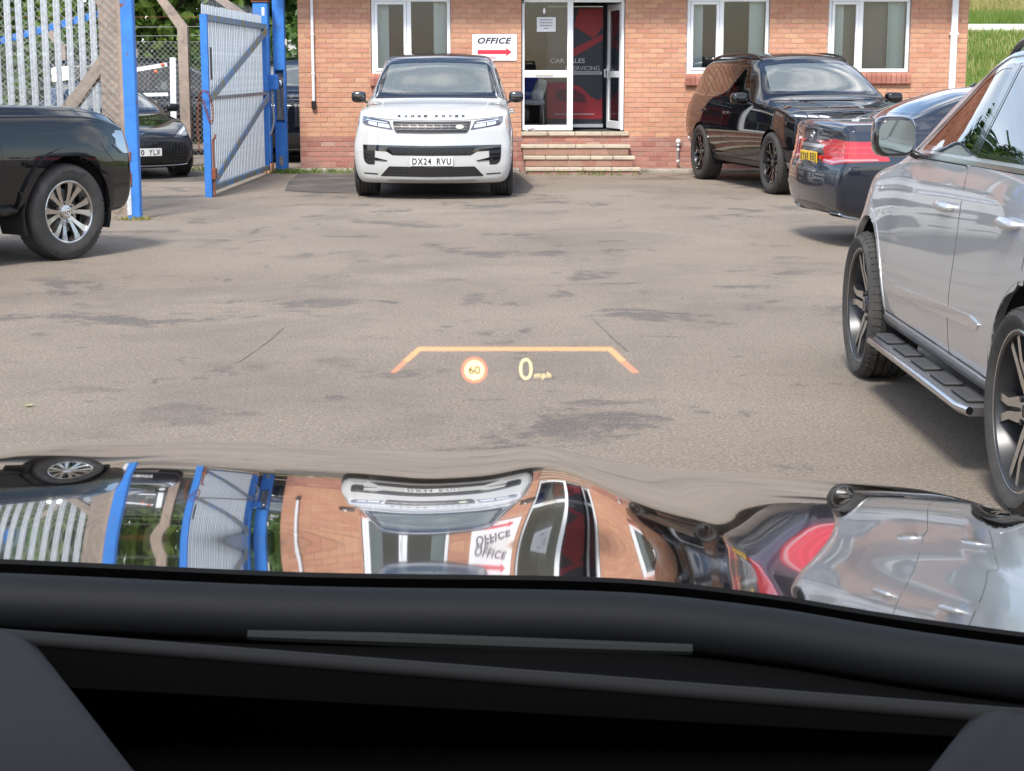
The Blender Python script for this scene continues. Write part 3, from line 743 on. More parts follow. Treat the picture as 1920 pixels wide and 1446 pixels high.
    c.patch('front_door', 'side', dl, M_['white'], .0014, .004, .05, True); c.patch('rear_door', 'side', dr, M_['white'], .0014, .004, .05, True)
    handle(c, 2.80, 1.00, M_['white']); handle(c, 3.80, 1.01, M_['white'])
    c.patch('sill', 'side', [(1.36,.33),(3.42,.33),(3.42,.40),(1.36,.40)], Tm, .004, .01, .05, True)
    # rear
    c.window('rear', rnd([(-.60,1.22),(.60,1.22),(.52,1.58),(-.52,1.58)], .05), M_['privacy'], G, .04, 'rear_window', False, False)
    c.patch('tail_lamp', 'rear', rnd([(-.88,.98),(.88,.98),(.88,1.06),(-.88,1.06)], .02), M_['red'], .004, .01, .05)
    plate(c, 'rear', 0, .72, 'DX24 RVU', M_['plate_y'], 1)
    interior(c, 1.62, 4.2, .80, .42, 1.13, (2.25, 3.25), 1, 2.02, 1.58, 2.16)
    for sg in (-.62, .45):
        MB().sup((2.30, sg, 1.60), (.03, .28, .09), .5).build('sun_visor', M_['headlin'], c.root, True)
    for x in (.88, 3.88):
        for sg in (1, -1): wheel(c.root, x, sg*.850, .39, sg, .39, .285, .285, 'plain')
    MB().box((.35,-.6,.19), (4.6,.6,.26)).build('underbody', M_['well'], c.root)
    # sticker cluster on the screen
    st = [p for p in [(.735,1.44),(.70,1.45),(.715,1.41),(.745,1.40)]]
    for y_, z_ in st: c.patch('windscreen_sticker', 'front', [(y_-.016,z_-.012),(y_+.016,z_-.012),(y_+.012,z_+.012),(y_-.012,z_+.012)], M_['ink'], .006, .001, .02)
    return c

# ------------------------------------------------------------------ black seven-seat SUV on the right
def black_suv(loc, heading, label, group=None):
    S = dict(L=5.18, rf=.08, rr=.10, bowF=.17, lf=.9, bowR=.16, lr=.9,
        zs=[(0,.25),(.5,.25),(1.4,.29),(3.8,.29),(4.6,.33),(5.18,.42)], ws=[(0,.84),(.3,.90),(.9,.915),(4,.915),(5.18,.8)],
        zm=[(0,.60),(.6,.66),(4,.70),(5.18,.75)], wm=[(0,.95),(.4,.985),(1,1.0),(4,1.0),(4.7,.98),(5.18,.92)],
        zb=[(0,.98),(.2,1.03),(.9,1.09),(1.5,1.115),(2.5,1.125),(4.3,1.15),(5.18,1.10)], wb=[(0,.90),(.4,.94),(1,.955),(3.5,.955),(4.6,.93),(5.18,.87)],
        zr=[(0,1.02),(.2,1.08),(.9,1.145),(1.48,1.185),(1.68,1.27),(2.28,1.63),(2.55,1.715),(3.4,1.75),(4.4,1.735),(4.85,1.66),(5.06,1.2),(5.18,1.12)],
        wr=[(0,.74),(.5,.77),(1.45,.81),(1.7,.80),(2.35,.675),(3.3,.67),(4.4,.65),(4.85,.67),(5.18,.78)],
        zc=[(0,1.04),(.15,1.095),(.9,1.165),(1.25,1.195),(1.42,1.225),(2.08,1.64),(2.4,1.765),(3.0,1.805),(3.8,1.80),(4.6,1.76),(4.86,1.68),(5.08,1.25),(5.18,1.14)],
        leanF=[(.2,.12),(.32,.03),(.45,0),(.9,0),(1.0,.02),(1.1,.09),(1.3,.2)], leanR=[(.3,.06),(.6,0),(1.1,.04),(1.8,.12)], sig=4.)
    c = Car('suv', label, loc, heading, S, group=group); G, Tm, K = M_['gloss'], M_['trim'], M_['black']
    ws = rnd([(-.775,1.255),(.775,1.255),(.665,1.655),(.40,1.69),(0,1.70),(-.40,1.69),(-.665,1.655)], .06)
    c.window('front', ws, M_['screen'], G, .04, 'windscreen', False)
    c.window('side', rnd([(2.02,1.185),(2.97,1.19),(2.93,1.64),(2.52,1.635)], .03), M_['glass'], G, .025)
    c.window('side', rnd([(3.02,1.19),(3.92,1.20),(3.88,1.655),(2.98,1.645)], .03), M_['privacy'], G, .025)
    c.window('side', rnd([(3.97,1.20),(4.74,1.23),(4.62,1.60),(4.30,1.65),(3.93,1.655)], .04), M_['privacy'], G, .025)
    c.arches([.91, 4.015], .395, .445, K, .028, .006)
    c.finish(K)
    # doors
    d1 = rnd([(1.50,.40),(2.98,.385),(3.0,1.12),(1.62,1.115)], .04); d2 = rnd([(3.006,.385),(3.62,.40),(3.63,.60),(3.80,.82),(4.05,.90),(4.08,1.13),(3.02,1.12)], .04)
    shut(c, d1 + d1[:1], .010); shut(c, d2 + d2[:1], .010)
    c.patch('front_door', 'side', d1, K, .0014, .004, .05, True); c.patch('rear_door', 'side', d2, K, .0014, .004, .05, True)
    c.patch('sill', 'side', rnd([(1.40,.32),(3.52,.32),(3.52,.385),(1.40,.385)], .01), mat('sill_dark', (.02,.02,.02), .4), .008, .012, .05, True)
    c.line('side_blade', 'side', [(1.36,.45),(2.2,.42),(3.48,.44)], .03, K, .006, .01, True, bulge=.012)
    handle(c, 2.78, .99, K); handle(c, 3.86, 1.01, K)
    # roof rails
    rail(c, (2.45,2.62,3.1,3.8,4.4,4.62), .60, (-.004,.030,.042,.042,.030,-.004), .017, mat('rail_dark', (.02,.019,.018), .3, .3))
    c.patch('sunroof', 'top', rnd([(2.46,-.52),(2.46,.52),(3.9,.54),(3.9,-.54)], .06), G, .004, .006, .06)
    MB().sup((4.93,0,1.735), (.30,1.24,.035), .5).build('spoiler', K, c.root, True)
    # front: slim upper lamps, kidney grille, deep lower lamp recesses
    lm = mat('lamp_element', (.62,.64,.68), .18, .5, coat=1.)
    dr = c.patch('headlight', 'front', rnd([(.50,.975),(.92,.995),(.93,1.02),(.80,1.045),(.50,1.005)], .008), mat('lamp_body_dark', (.10,.10,.105), .15, .7, coat=1.), .005, .01, .02, True)
    for a, b in ((.53,.64),(.66,.77),(.79,.90)): c.patch('lamp_element', 'front', [(a,.984+(a-.5)*.02),(b,.988+(b-.5)*.02),(b,1.012+(b-.5)*.02),(a,1.002+(a-.5)*.02)], lm, .009, .006, .02, True)
    low = rnd([(.64,.52),(.90,.60),(.925,.90),(.62,.91),(.585,.80)], .03)
    c.patch('lower_lamp_recess', 'front', low, G, .004, .01, .03, True); c.patch('lower_lamp', 'front', rnd([(.64,.79),(.89,.80),(.90,.885),(.64,.89)], .015), M_['chrome'], .008, .006, .03, True)
    c.ringband('lamp_recess_trim', 'front', low, .012, K, .012, .012, True)
    for sg in (1, -1):
        kd = rnd([(sg*.04,.60),(sg*.42,.62),(sg*.47,.80),(sg*.42,.99),(sg*.34,1.045),(sg*.05,1.06)], .05)
        g = c.patch('kidney_grille', 'front', kd, Tm, .008, .012, .03)[0]; c.ringband('grille_frame', 'front', kd, .022, K, .020, .012, parent=g)
        for k in range(8): y = sg*(.075 + k*.046); c.line('grille_slat', 'front', [(y,.63),(y,1.03 - k*.006)], .014, G, .014, .012, parent=g, step=.05)
    bd = [(.034*math.cos(t), 1.12 + .018*math.sin(t)) for t in np.linspace(0, 2*math.pi, 20)[:-1]]
    c.patch('badge', 'front', bd, mat('badge_silver', (.7,.72,.75), .2, .9), .006, .008, .01)
    c.patch('lower_intake', 'front', rnd([(-.55,.30),(.55,.30),(.62,.42),(.50,.52),(-.50,.52),(-.62,.42)], .02), Tm, .004, .01, .04)
    c.patch('bumper_corner_trim', 'front', rnd([(.70,.34),(.93,.36),(.94,.43),(.68,.40)], .01), M_['satin'], .008, .012, .03, True)
    c.line('shut_line', 'front', [(.93,1.035),(.75,1.06),(.5,1.065),(.2,1.085),(0,1.088),(-.2,1.085),(-.5,1.065),(-.75,1.06),(-.93,1.035)], .007, M_['gap'])
    c.line('bonnet_crease', 'top', [(.12,.38),(.6,.44),(1.42,.56)], .012, K, .001, .002, True, bulge=.004)
    mirror_unit(c, 1.90, 1.09, 1.20, (.17,.23,.15), K)
    c.window('rear', rnd([(-.62,1.24),(.62,1.24),(.54,1.62),(-.54,1.62)], .05), M_['privacy'], G, .04, 'rear_window', False, False)
    c.patch('tail_lamp', 'rear', rnd([(.35,1.02),(.90,1.04),(.90,1.13),(.35,1.09)], .02), M_['red'], .004, .01, .05, True)
    interior(c, 1.70, 4.5, .80, .42, 1.16, (2.35, 3.3), 1, 2.10, 1.58, 2.18)
    for x in (.91, 4.015):
        for sg in (1, -1): wheel(c.root, x, sg*.862, .395, sg, .395, .285, .285, 'x7')
    MB().box((.3,-.6,.24), (4.8,.6,.30)).build('underbody', M_['well'], c.root)
    return c

# ------------------------------------------------------------------ navy saloon, seen from behind
def navy_saloon(loc, heading, label):
    S = dict(L=4.75, rf=.10, rr=.12, bowF=.26, lf=.9, bowR=.20, lr=.8,
        zs=[(0,.22),(.5,.18),(1.4,.20),(3.4,.20),(4.2,.22),(4.75,.30)], ws=[(0,.78),(.4,.86),(4,.87),(4.75,.76)],
        zm=[(0,.52),(.6,.56),(4,.62),(4.75,.60)], wm=[(0,.84),(.4,.90),(1,.925),(4,.925),(4.5,.89),(4.75,.85)],
        zb=[(0,.62),(.3,.74),(1,.86),(1.5,.90),(3,.94),(4.2,.965),(4.75,.955)], wb=[(0,.76),(.4,.83),(1,.86),(3,.865),(4.2,.845),(4.75,.80)],
        zr=[(0,.65),(.3,.79),(1.0,.90),(1.45,.95),(1.65,1.02),(2.25,1.31),(2.6,1.36),(3.2,1.335),(3.6,1.23),(4.0,1.06),(4.15,1.02),(4.66,1.015),(4.75,1.0)],
        wr=[(0,.60),(.5,.68),(1.4,.73),(1.7,.72),(2.3,.58),(3.1,.565),(3.6,.60),(4.05,.68),(4.3,.73),(4.75,.72)],
        zc=[(0,.67),(.3,.83),(1.0,.945),(1.3,.98),(1.45,1.02),(2.05,1.33),(2.4,1.405),(2.8,1.42),(3.3,1.38),(3.7,1.25),(4.05,1.08),(4.2,1.045),(4.66,1.04),(4.75,1.02)],
        leanF=[(.2,.06),(.4,0),(.6,.02),(.8,.12)], leanR=[(.2,.16),(.36,.03),(.5,0),(.62,.01),(.7,.05),(.9,.07),(1.0,.06),(1.1,.05)], sig=4.,
        zmap=lambda z: z + .085*np.clip((np.asarray(z) - .36)/.30, 0, 1)**2*(3 - 2*np.clip((np.asarray(z) - .36)/.30, 0, 1))*np.clip((1.55 - np.asarray(z))/.5, .2, 1))
    S.update(rr=.06, bowR=.13, cut=[(.1,.35),(.5,.5),(.25,.10),(.12,.2)])
    c = Car('saloon_car', label, loc, heading, S); B = M_['blue']; G, Tm = M_['gloss'], M_['trim']
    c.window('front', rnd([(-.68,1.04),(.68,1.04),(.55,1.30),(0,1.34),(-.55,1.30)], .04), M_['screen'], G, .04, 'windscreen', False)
    c.window('side', rnd([(1.95,.99),(2.80,1.0),(2.76,1.29),(2.32,1.265)], .03), M_['privacy'], M_['chrome'], .016)
    c.window('side', rnd([(2.84,1.0),(3.62,1.02),(3.42,1.22),(2.80,1.29)], .04), M_['privacy'], M_['chrome'], .016)
    c.arches([.82, 3.62], .325, .37, B, .018, .003)
    c.finish(B)
    c.patch('rear_window', 'top', rnd([(3.36,-.50),(3.36,.50),(3.92,.60),(3.98,0),(3.92,-.60)], .05), G, .002, .004, .05)
    d1 = rnd([(1.40,.28),(2.80,.28),(2.82,.95),(1.50,.92)], .04); d2 = rnd([(2.83,.28),(3.20,.30),(3.26,.55),(3.46,.70),(3.62,.72),(3.72,.95),(2.85,.95)], .04)
    c.patch('front_door', 'side', d1, B, .0014, .004, .05, True); c.patch('rear_door', 'side', d2, B, .0014, .004, .05, True)
    handle(c, 2.66, .86, B); handle(c, 3.56, .88, B)
    # tail lamps wrap the corner: one panel from behind, one from the side
    for sg in (1, -1):
        lp = rnd([(sg*.36,.675),(sg*.60,.655),(sg*.86,.69),(sg*.86,.865),(sg*.58,.885),(sg*.42,.875)], .02)
        t = c.patch('tail_lamp', 'rear', lp, M_['red'], .006, .012, .02)[0]
        c.patch('reflector_strip', 'rear', [(sg*.40,.685),(sg*.62,.668),(sg*.85,.70),(sg*.85,.716),(sg*.62,.688),(sg*.41,.702)], mat('lamp_clear', (.40,.20,.21), .2, coat=1.), .010, .006, .02, parent=t)
        for z in (.76, .81): c.line('lamp_bar', 'rear', [(sg*.44,z),(sg*.62,z+.005),(sg*.85,z+.01)], .012, mat('lamp_bright_red', (.55,.02,.03), .1, coat=1.), .009, .004, parent=t)
    sl = rnd([(4.24,.70),(4.62,.685),(4.74,.70),(4.70,.86),(4.52,.865),(4.30,.80)], .02)
    for t in c.patch('tail_lamp', 'side', sl, M_['red'], .0065, .012, .02, True): pass
    c.patch('reflector_strip', 'side', [(4.34,.703),(4.62,.697),(4.62,.714),(4.36,.718)], mat('lamp_clear', (.40,.20,.21), .2, coat=1.), .0105, .006, .02, True)
    for z in (.765, .81): c.line('lamp_bar', 'side', [(4.36,z),(4.55,z),(4.66,z-.004)], .012, mat('lamp_bright_red', (.55,.02,.03), .1, coat=1.), .0095, .004, True)
    c.patch('plate_recess', 'rear', rnd([(-.40,.60),(.40,.60),(.36,.80),(-.36,.80)], .03), B, .002, .004, .03)
    c.patch('boot_trim', 'rear', rnd([(-.36,.795),(.36,.795),(.36,.825),(-.36,.825)], .01), M_['chrome'], .010, .01, .03)
    plate(c, 'rear', 0, .70, 'KY69 EEJ', M_['plate_y'], 1)
    st = [(.045*math.cos(t), .90 + .045*math.sin(t)) for t in np.linspace(0, 2*math.pi, 24)[:-1]]; c.ringband('badge', 'rear', st, .010, M_['chrome'], .006, .008, step=.01)
    for a in (90, 210, 330): c.line('badge', 'rear', [(0,.90),(.04*math.cos(R(a)), .90 + .04*math.sin(R(a)))], .009, M_['chrome'], .006, .006, step=.01)
    c.line('shut_line', 'rear', [(-.70,.95),(-.44,.88),(-.42,.62),(-.30,.585),(.30,.585),(.42,.62),(.44,.88),(.70,.95)], .008, M_['gap'])
    c.line('shut_line', 'side', [(4.12,.55),(4.3,.58),(4.6,.585)], .007, M_['gap'], mirror=True)
    c.line('bumper_crease', 'rear', [(-.82,.50),(-.4,.47),(0,.465),(.4,.47),(.82,.50)], .03, B, .002, .006, bulge=.008)
    c.patch('lower_valance', 'rear', rnd([(-.60,.24),(.60,.24),(.66,.33),(.30,.38),(-.30,.38),(-.66,.33)], .02), Tm, .004, .01, .04)
    for sg in (1, -1):
        e = rnd([(sg*.46,.255),(sg*.70,.265),(sg*.70,.325),(sg*.46,.32)], .025); x = c.patch('exhaust_tip', 'rear', e, mat('exhaust_metal', (.22,.22,.23), .3, 1.), .018, .02, .02)[0]; c.patch('exhaust_bore', 'rear', offs(dens(e, .02), .010), M_['well'], .021, .002, .02, parent=x)
    # shark-fin aerial
    b = MB(); b.prism([(3.02,1.395),(3.20,1.385),(3.19,1.43),(3.15,1.455)], -.012, .012, 'xz'); b.sup((3.12,0,1.405), (.22,.07,.03), .7); b.build('aerial', G, c.root)
    c.patch('headlight', 'front', rnd([(.42,.58),(.80,.62),(.80,.72),(.46,.68)], .02), M_['satin'], .004, .01, .03, True)
    c.patch('grille', 'front', rnd([(-.36,.42),(.36,.42),(.40,.60),(-.40,.60)], .03), Tm, .006, .01, .03)
    mirror_unit(c, 1.86, 1.0, 1.02, (.14,.20,.13), B)
    interior(c, 1.6, 3.6, .70, .30, .93, (2.05, 2.75), 1, 1.95, 1.26, 2.1, .80)
    for x in (.82, 3.62):
        for sg in (1, -1): wheel(c.root, x, sg*.80, .325, sg, .325, .24, .232, 'plain')
    MB().box((.3,-.5,.20), (4.0,.5,.24)).build('underbody', M_['well'], c.root)
    return c

# ------------------------------------------------------------------ silver SUV close on the right
def silver_suv(loc, heading, label):
    S = dict(L=4.65, rf=.10, rr=.10, bowF=.26, lf=.9, bowR=.22, lr=.8,
        zs=[(0,.26),(.5,.24),(1.3,.31),(3.3,.31),(4.1,.30),(4.65,.38)], ws=[(0,.78),(.4,.87),(.9,.895),(3.7,.895),(4.65,.78)],
        zm=[(0,.56),(.6,.66),(1.6,.62),(3.0,.62),(3.7,.70),(4.65,.66)], wm=[(0,.86),(.4,.925),(.9,.945),(2.2,.938),(3.7,.95),(4.3,.91),(4.65,.86)],
        zb=[(0,.74),(.3,.86),(.9,.985),(1.4,1.03),(2.5,1.06),(3.8,1.085),(4.65,1.03)], wb=[(0,.80),(.4,.86),(1,.89),(2.4,.885),(3.7,.90),(4.2,.87),(4.65,.80)],
        zr=[(0,.78),(.3,.92),(.9,1.03),(1.22,1.065),(1.42,1.15),(2.05,1.49),(2.45,1.58),(3.2,1.575),(3.9,1.50),(4.25,1.36),(4.5,1.08),(4.65,1.05)],
        wr=[(0,.66),(.5,.72),(1.2,.765),(1.45,.755),(2.1,.645),(2.9,.635),(3.8,.60),(4.2,.64),(4.65,.70)],
        zc=[(0,.80),(.3,.95),(.9,1.06),(1.1,1.08),(1.24,1.12),(1.90,1.51),(2.25,1.615),(2.7,1.65),(3.3,1.64),(4.0,1.575),(4.25,1.45),(4.5,1.12),(4.65,1.07)],
        leanF=[(.2,.1),(.4,0),(.7,.02),(.9,.12)], leanR=[(.3,.06),(.55,0),(1.1,.06),(1.6,.1)], sig=4.,
        zmap=lambda z: z + .10*np.clip((np.asarray(z) - .80)/.30, 0, 1)**2*(3 - 2*np.clip((np.asarray(z) - .80)/.30, 0, 1)))
    c = Car('suv', label, loc, heading, S); P = M_['silver']; G, Tm = M_['gloss'], M_['trim']
    chrome = mat('trim_bright', (.62,.63,.64), .2, 1.)
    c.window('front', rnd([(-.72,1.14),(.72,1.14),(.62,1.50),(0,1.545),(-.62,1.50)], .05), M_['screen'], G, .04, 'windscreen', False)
    # one long dark-edged window line split by the centre pillar
    w1 = [(1.71,1.115),(2.60,1.125),(2.565,1.505),(2.40,1.50),(2.18,1.435),(1.92,1.285)]
    w2 = [(2.675,1.125),(3.62,1.135),(3.58,1.30),(3.48,1.485),(3.1,1.515),(2.635,1.51)]
    w3 = [(3.68,1.14),(4.08,1.15),(4.02,1.29),(3.88,1.40),(3.56,1.475),(3.64,1.31)]
    gl = glass('side_glass', (.33,.36,.35), 1.5); gl2 = glass('side_glass_dark', (.10,.11,.11), 1.7)
    c.window('side', rnd(w1, .025), gl, G, .020); c.window('side', rnd(w2, .025), gl2, G, .020); c.window('side', rnd(w3, .03), gl2, G, .018)
    top = [(1.60,1.11),(1.80,1.235),(2.02,1.375),(2.22,1.475),(2.42,1.535),(2.66,1.545),(3.10,1.548),(3.50,1.52),(3.92,1.425),(4.10,1.27),(4.14,1.14)]
    c.line('window_trim', 'side', top, .016, chrome, .006, .008, True); c.line('window_trim', 'side', [(1.58,1.092),(2.6,1.10),(3.6,1.112),(4.14,1.122)], .018, chrome, .006, .008, True)
    c.patch('centre_pillar', 'side', [(2.602,1.13),(2.672,1.13),(2.632,1.505),(2.568,1.50)], G, .0045, .008, .03, True)
    c.arches([.89, 3.71], .40, .445, P, .024, .003)
    c.finish(P)
    d1 = rnd([(1.37,.40),(2.60,.385),(2.64,.8),(2.625,1.085),(1.62,1.075),(1.44,.95)], .05); d2 = rnd([(2.612,.385),(3.20,.40),(3.28,.60),(3.46,.76),(3.60,.80),(3.70,1.10),(2.64,1.09),(2.652,.8)], .05)
    shut(c, d1 + d1[:1], .011); shut(c, d2 + d2[:1], .011)
    c.patch('front_door', 'side', d1, P, .0016, .004, .04, True); c.patch('rear_door', 'side', d2, P, .0016, .004, .04, True)
    # pressed groove low in the doors, and the sill beneath
    c.patch('door_blade', 'side', rnd([(1.46,.525),(1.60,.565),(2.3,.595),(3.0,.62),(3.14,.605),(3.10,.578),(2.3,.545)], .02), mat('blade_silver', (.66,.67,.69), .22, .9, coat=1.), .008, .012, .03, True)
    c.patch('sill', 'side', rnd([(1.33,.325),(3.28,.325),(3.31,.375),(3.28,.395),(1.40,.405),(1.33,.39)], .012), P, .012, .016, .04, True)
    c.line('shut_line', 'side', [(1.33,.41),(1.40,.412),(3.28,.40),(3.32,.39)], .006, M_['gap'], .002, .002, True)
    handle(c, 2.42, .955, P, .21); handle(c, 3.42, .965, P, .21)
    # shoulder line
    c.line('shoulder_crease', 'side', [(.85,.945),(1.5,.975),(2.6,.995),(3.7,1.00),(4.3,.985)], .03, P, .0012, .002, True, bulge=.003)
    # roof rails
    rail(c, (2.15,2.35,2.8,3.4,3.8,3.98), .585, (-.004,.028,.040,.040,.028,-.004), .016, mat('rail_black', (.012,.012,.012), .3))
    # running boards
    for sg in (1, -1):
        rb = bpy.data.objects.new('running_board', None); link(rb, c.root); rb.location = (0, 0, 0)
        x0, x1, ya, yb, z = 1.36, 3.22, .86, 1.0, .292
        MB().add([(x0,sg*ya,z-.035),(x1,sg*ya,z-.035),(x1,sg*(yb-.02),z-.035),(x1-.10,sg*yb,z-.035),(x0+.12,sg*yb,z-.035),(x0,sg*(yb-.05),z-.035),
                  (x0,sg*ya,z),(x1,sg*ya,z),(x1,sg*(yb-.02),z),(x1-.10,sg*yb,z),(x0+.12,sg*yb,z),(x0,sg*(yb-.05),z)],
                 [(0,1,2,3,4,5),(6,7,8,9,10,11)] + [(i,(i+1)%6,(i+1)%6+6,i+6) for i in range(6)]).build('board', mat('board_alloy', (.34,.33,.33), .35, .9), rb)
        MB().tube([(x0-.005,sg*(yb-.055),z-.012),(x0+.118,sg*(yb+.004),z-.012),(x1-.10,sg*(yb+.004),z-.012),(x1+.005,sg*(yb-.02),z-.012)], .016, 10).build('board_edge', M_['bright'], rb, True)
        for k in range(5):
            xa = x0 + .06 + k*.36; MB().bbox((xa,sg*(ya+.02),z+.002), (xa+.27,sg*(yb-.035),z+.016), .006).build('tread_pad', mat('rubber_pad', (.035,.035,.036), .7, bump=.3, bscale=90), rb)
    mirror_unit(c, 1.72, .985, 1.275, (.15,.195,.19), M_['gloss'])
    # far end
    c.patch('headlight', 'front', rnd([(.40,.70),(.84,.76),(.84,.86),(.44,.82)], .02), M_['satin'], .004, .01, .03, True); c.patch('grille', 'front', rnd([(-.48,.42),(.48,.42),(.44,.76),(-.44,.76)], .05), Tm, .008, .01, .04)
    c.window('rear', rnd([(-.58,1.14),(.58,1.14),(.50,1.46),(-.50,1.46)], .05), M_['privacy'], G, .03, 'rear_window', False, False)
    c.patch('tail_lamp', 'rear', rnd([(.44,.86),(.84,.86),(.82,1.00),(.44,1.00)], .02), M_['red'], .004, .01, .03, True)
    c.patch('rear_bumper', 'rear', rnd([(-.80,.40),(.80,.40),(.82,.56),(-.82,.56)], .03), Tm, .006, .012, .05)
    c.line('shut_line', 'rear', [(-.62,1.08),(-.66,.84),(-.60,.62),(.60,.62),(.66,.84),(.62,1.08)], .008, M_['gap'])
    c.patch('plate_recess', 'rear', rnd([(-.30,.68),(.30,.68),(.30,.82),(-.30,.82)], .02), Tm, .004, .006, .04)
    interior(c, 1.45, 4.0, .76, .42, 1.15, (2.05, 3.0), 1, 1.85, 1.52, 1.95)
    for x in (.89, 3.71):
        for sg in (1, -1): wheel(c.root, x, sg*.832, .375, sg, .375, .265, .298, 'audi')
    MB().box((.3,-.55,.23), (4.3,.55,.30)).build('underbody', M_['well'], c.root)
    return c

# ------------------------------------------------------------------ black off-roader at the left edge
def offroader(loc, heading, label):
    S = dict(L=4.98, rf=.06, rr=.10, bowF=.20, lf=.85, bowR=.15, lr=.8,
        zs=[(0,.36),(.4,.34),(.8,.40),(1.6,.42),(3.6,.42),(4.98,.50)], ws=[(0,.80),(.5,.90),(4.2,.90),(4.98,.82)],
        zm=[(0,.66),(.7,.78),(4,.82),(4.98,.8)], wm=[(0,.88),(.4,.95),(1,.975),(4.2,.975),(4.98,.92)],
        zb=[(0,1.05),(.12,1.10),(.5,1.16),(1.2,1.19),(2.5,1.20),(4.3,1.21),(4.98,1.15)], wb=[(0,.82),(.4,.88),(1,.915),(4.2,.92),(4.98,.88)],
        zr=[(0,1.12),(.12,1.19),(.5,1.25),(1.2,1.285),(1.6,1.30),(1.78,1.36),(2.28,1.72),(2.5,1.80),(3.4,1.83),(4.5,1.80),(4.85,1.70),(4.98,1.25)],
        wr=[(0,.66),(.4,.74),(1.2,.80),(1.6,.80),(1.85,.80),(2.35,.68),(3.4,.68),(4.6,.66),(4.98,.80)],
        zc=[(0,1.13),(.12,1.20),(.5,1.26),(1.2,1.295),(1.5,1.31),(1.62,1.34),(2.15,1.75),(2.5,1.87),(3.2,1.90),(4.4,1.88),(4.8,1.80),(4.98,1.3)],
        leanF=[(.3,.14),(.42,.03),(.6,0),(.8,.0),(1.0,.03),(1.2,.08)], leanR=[(.4,.04),(.7,0),(1.2,.04),(1.8,.08)], sig=4.)
    c = Car('off_roader', label, loc, heading, S); K = M_['black']; G, Tm = M_['gloss'], M_['trim']
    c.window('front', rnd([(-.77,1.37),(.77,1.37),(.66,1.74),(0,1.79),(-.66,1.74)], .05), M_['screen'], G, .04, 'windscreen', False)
    c.window('side', rnd([(2.02,1.255),(2.95,1.26),(2.92,1.72),(2.48,1.70)], .03), M_['privacy'], G, .025)
    c.window('side', rnd([(3.0,1.26),(3.9,1.265),(3.88,1.74),(2.97,1.73)], .03), M_['privacy'], G, .025)
    c.window('side', rnd([(3.95,1.27),(4.70,1.28),(4.62,1.70),(3.93,1.74)], .03), M_['privacy'], G, .025)
    c.arches([.97, 3.82], .40, .475, K, .06, .026)
    c.finish(K)
    d1 = rnd([(1.62,.50),(2.96,.50),(2.98,1.22),(1.70,1.20)], .04); d2 = rnd([(2.97,.50),(3.36,.52),(3.44,.80),(3.70,.96),(3.92,.98),(3.94,1.23),(2.99,1.22)], .04)
    shut(c, d1 + d1[:1], .010); shut(c, d2 + d2[:1], .010)
    c.patch('front_door', 'side', d1, K, .0014, .004, .05, True); c.patch('rear_door', 'side', d2, K, .0014, .004, .05, True)
    c.line('door_moulding', 'side', [(1.55,.56),(3.30,.56)], .05, K, .012, .014, True)
    handle(c, 2.78, 1.08, M_['chrome']); handle(c, 3.76, 1.09, M_['chrome'])
    c.patch('side_step', 'side', [(1.50,.42),(3.30,.42),(3.30,.48),(1.50,.48)], Tm, .05, .06, .06, True)
    # front
    hl = rnd([(.52,.86),(.86,.89),(.88,1.03),(.80,1.06),(.54,1.0)], .02)
    c.patch('headlight', 'front', hl, mat('lamp_chrome', (.34,.36,.39), .15, .8, coat=1.), .006, .012, .02, True)
    hs = rnd([(.14,.86),(.26,.86),(.36,.93),(.34,1.06),(.18,1.05)], .02)
    c.patch('headlight', 'side', hs, mat('lamp_chrome', (.34,.36,.39), .15, .8, coat=1.), .0055, .012, .02, True)
    c.patch('lamp_trim', 'side', [(.27,.86),(.30,.865),(.41,.94),(.37,.94)], G, .007, .01, .02, True)
    c.patch('grille', 'front', rnd([(-.50,.60),(.50,.60),(.52,.98),(-.52,.98)], .04), M_['satin'], .008, .012, .04)
    for k in range(4): c.line('grille_bar', 'front', [(-.46,.66+k*.085),(.46,.66+k*.085)], .05, M_['chrome'], .02, .012)
    c.line('shut_line', 'side', [(.35,.78),(.42,.80),(.52,.90),(.56,.96)], .007, M_['gap'], mirror=True); c.line('shut_line', 'side', [(.12,.60),(.40,.60),(.52,.58)], .007, M_['gap'], mirror=True)
    c.line('shut_line', 'top', [(.10,.55),(.28,.72),(.6,.815),(1.2,.855),(1.58,.855)], .008, M_['gap'], mirror=True)
    c.patch('lower_bumper', 'side', rnd([(.12,.40),(.46,.40),(.50,.56),(.14,.575)], .02), Tm, .004, .01, .03, True)
    c.patch('mud_flap', 'side', rnd([(1.40,.44),(1.47,.40),(1.49,.60),(1.44,.60)], .006), Tm, .02, .03, .03, True)
    mirror_unit(c, 1.98, 1.10, 1.30, (.18,.22,.22), K)
    MB().sup((1.66,-.30,1.33), (.07,.05,.03), .8).build('washer_jet', mat('jet_rust', (.16,.07,.04), .7), c.root, True)
    c.patch('tail_lamp', 'rear', rnd([(.55,.95),(.88,.95),(.88,1.15),(.55,1.12)], .02), M_['red'], .004, .01, .03, True)
    interior(c, 1.8, 4.5, .80, .55, 1.25, (2.4, 3.3), 1, 2.15, 1.66, 2.28)
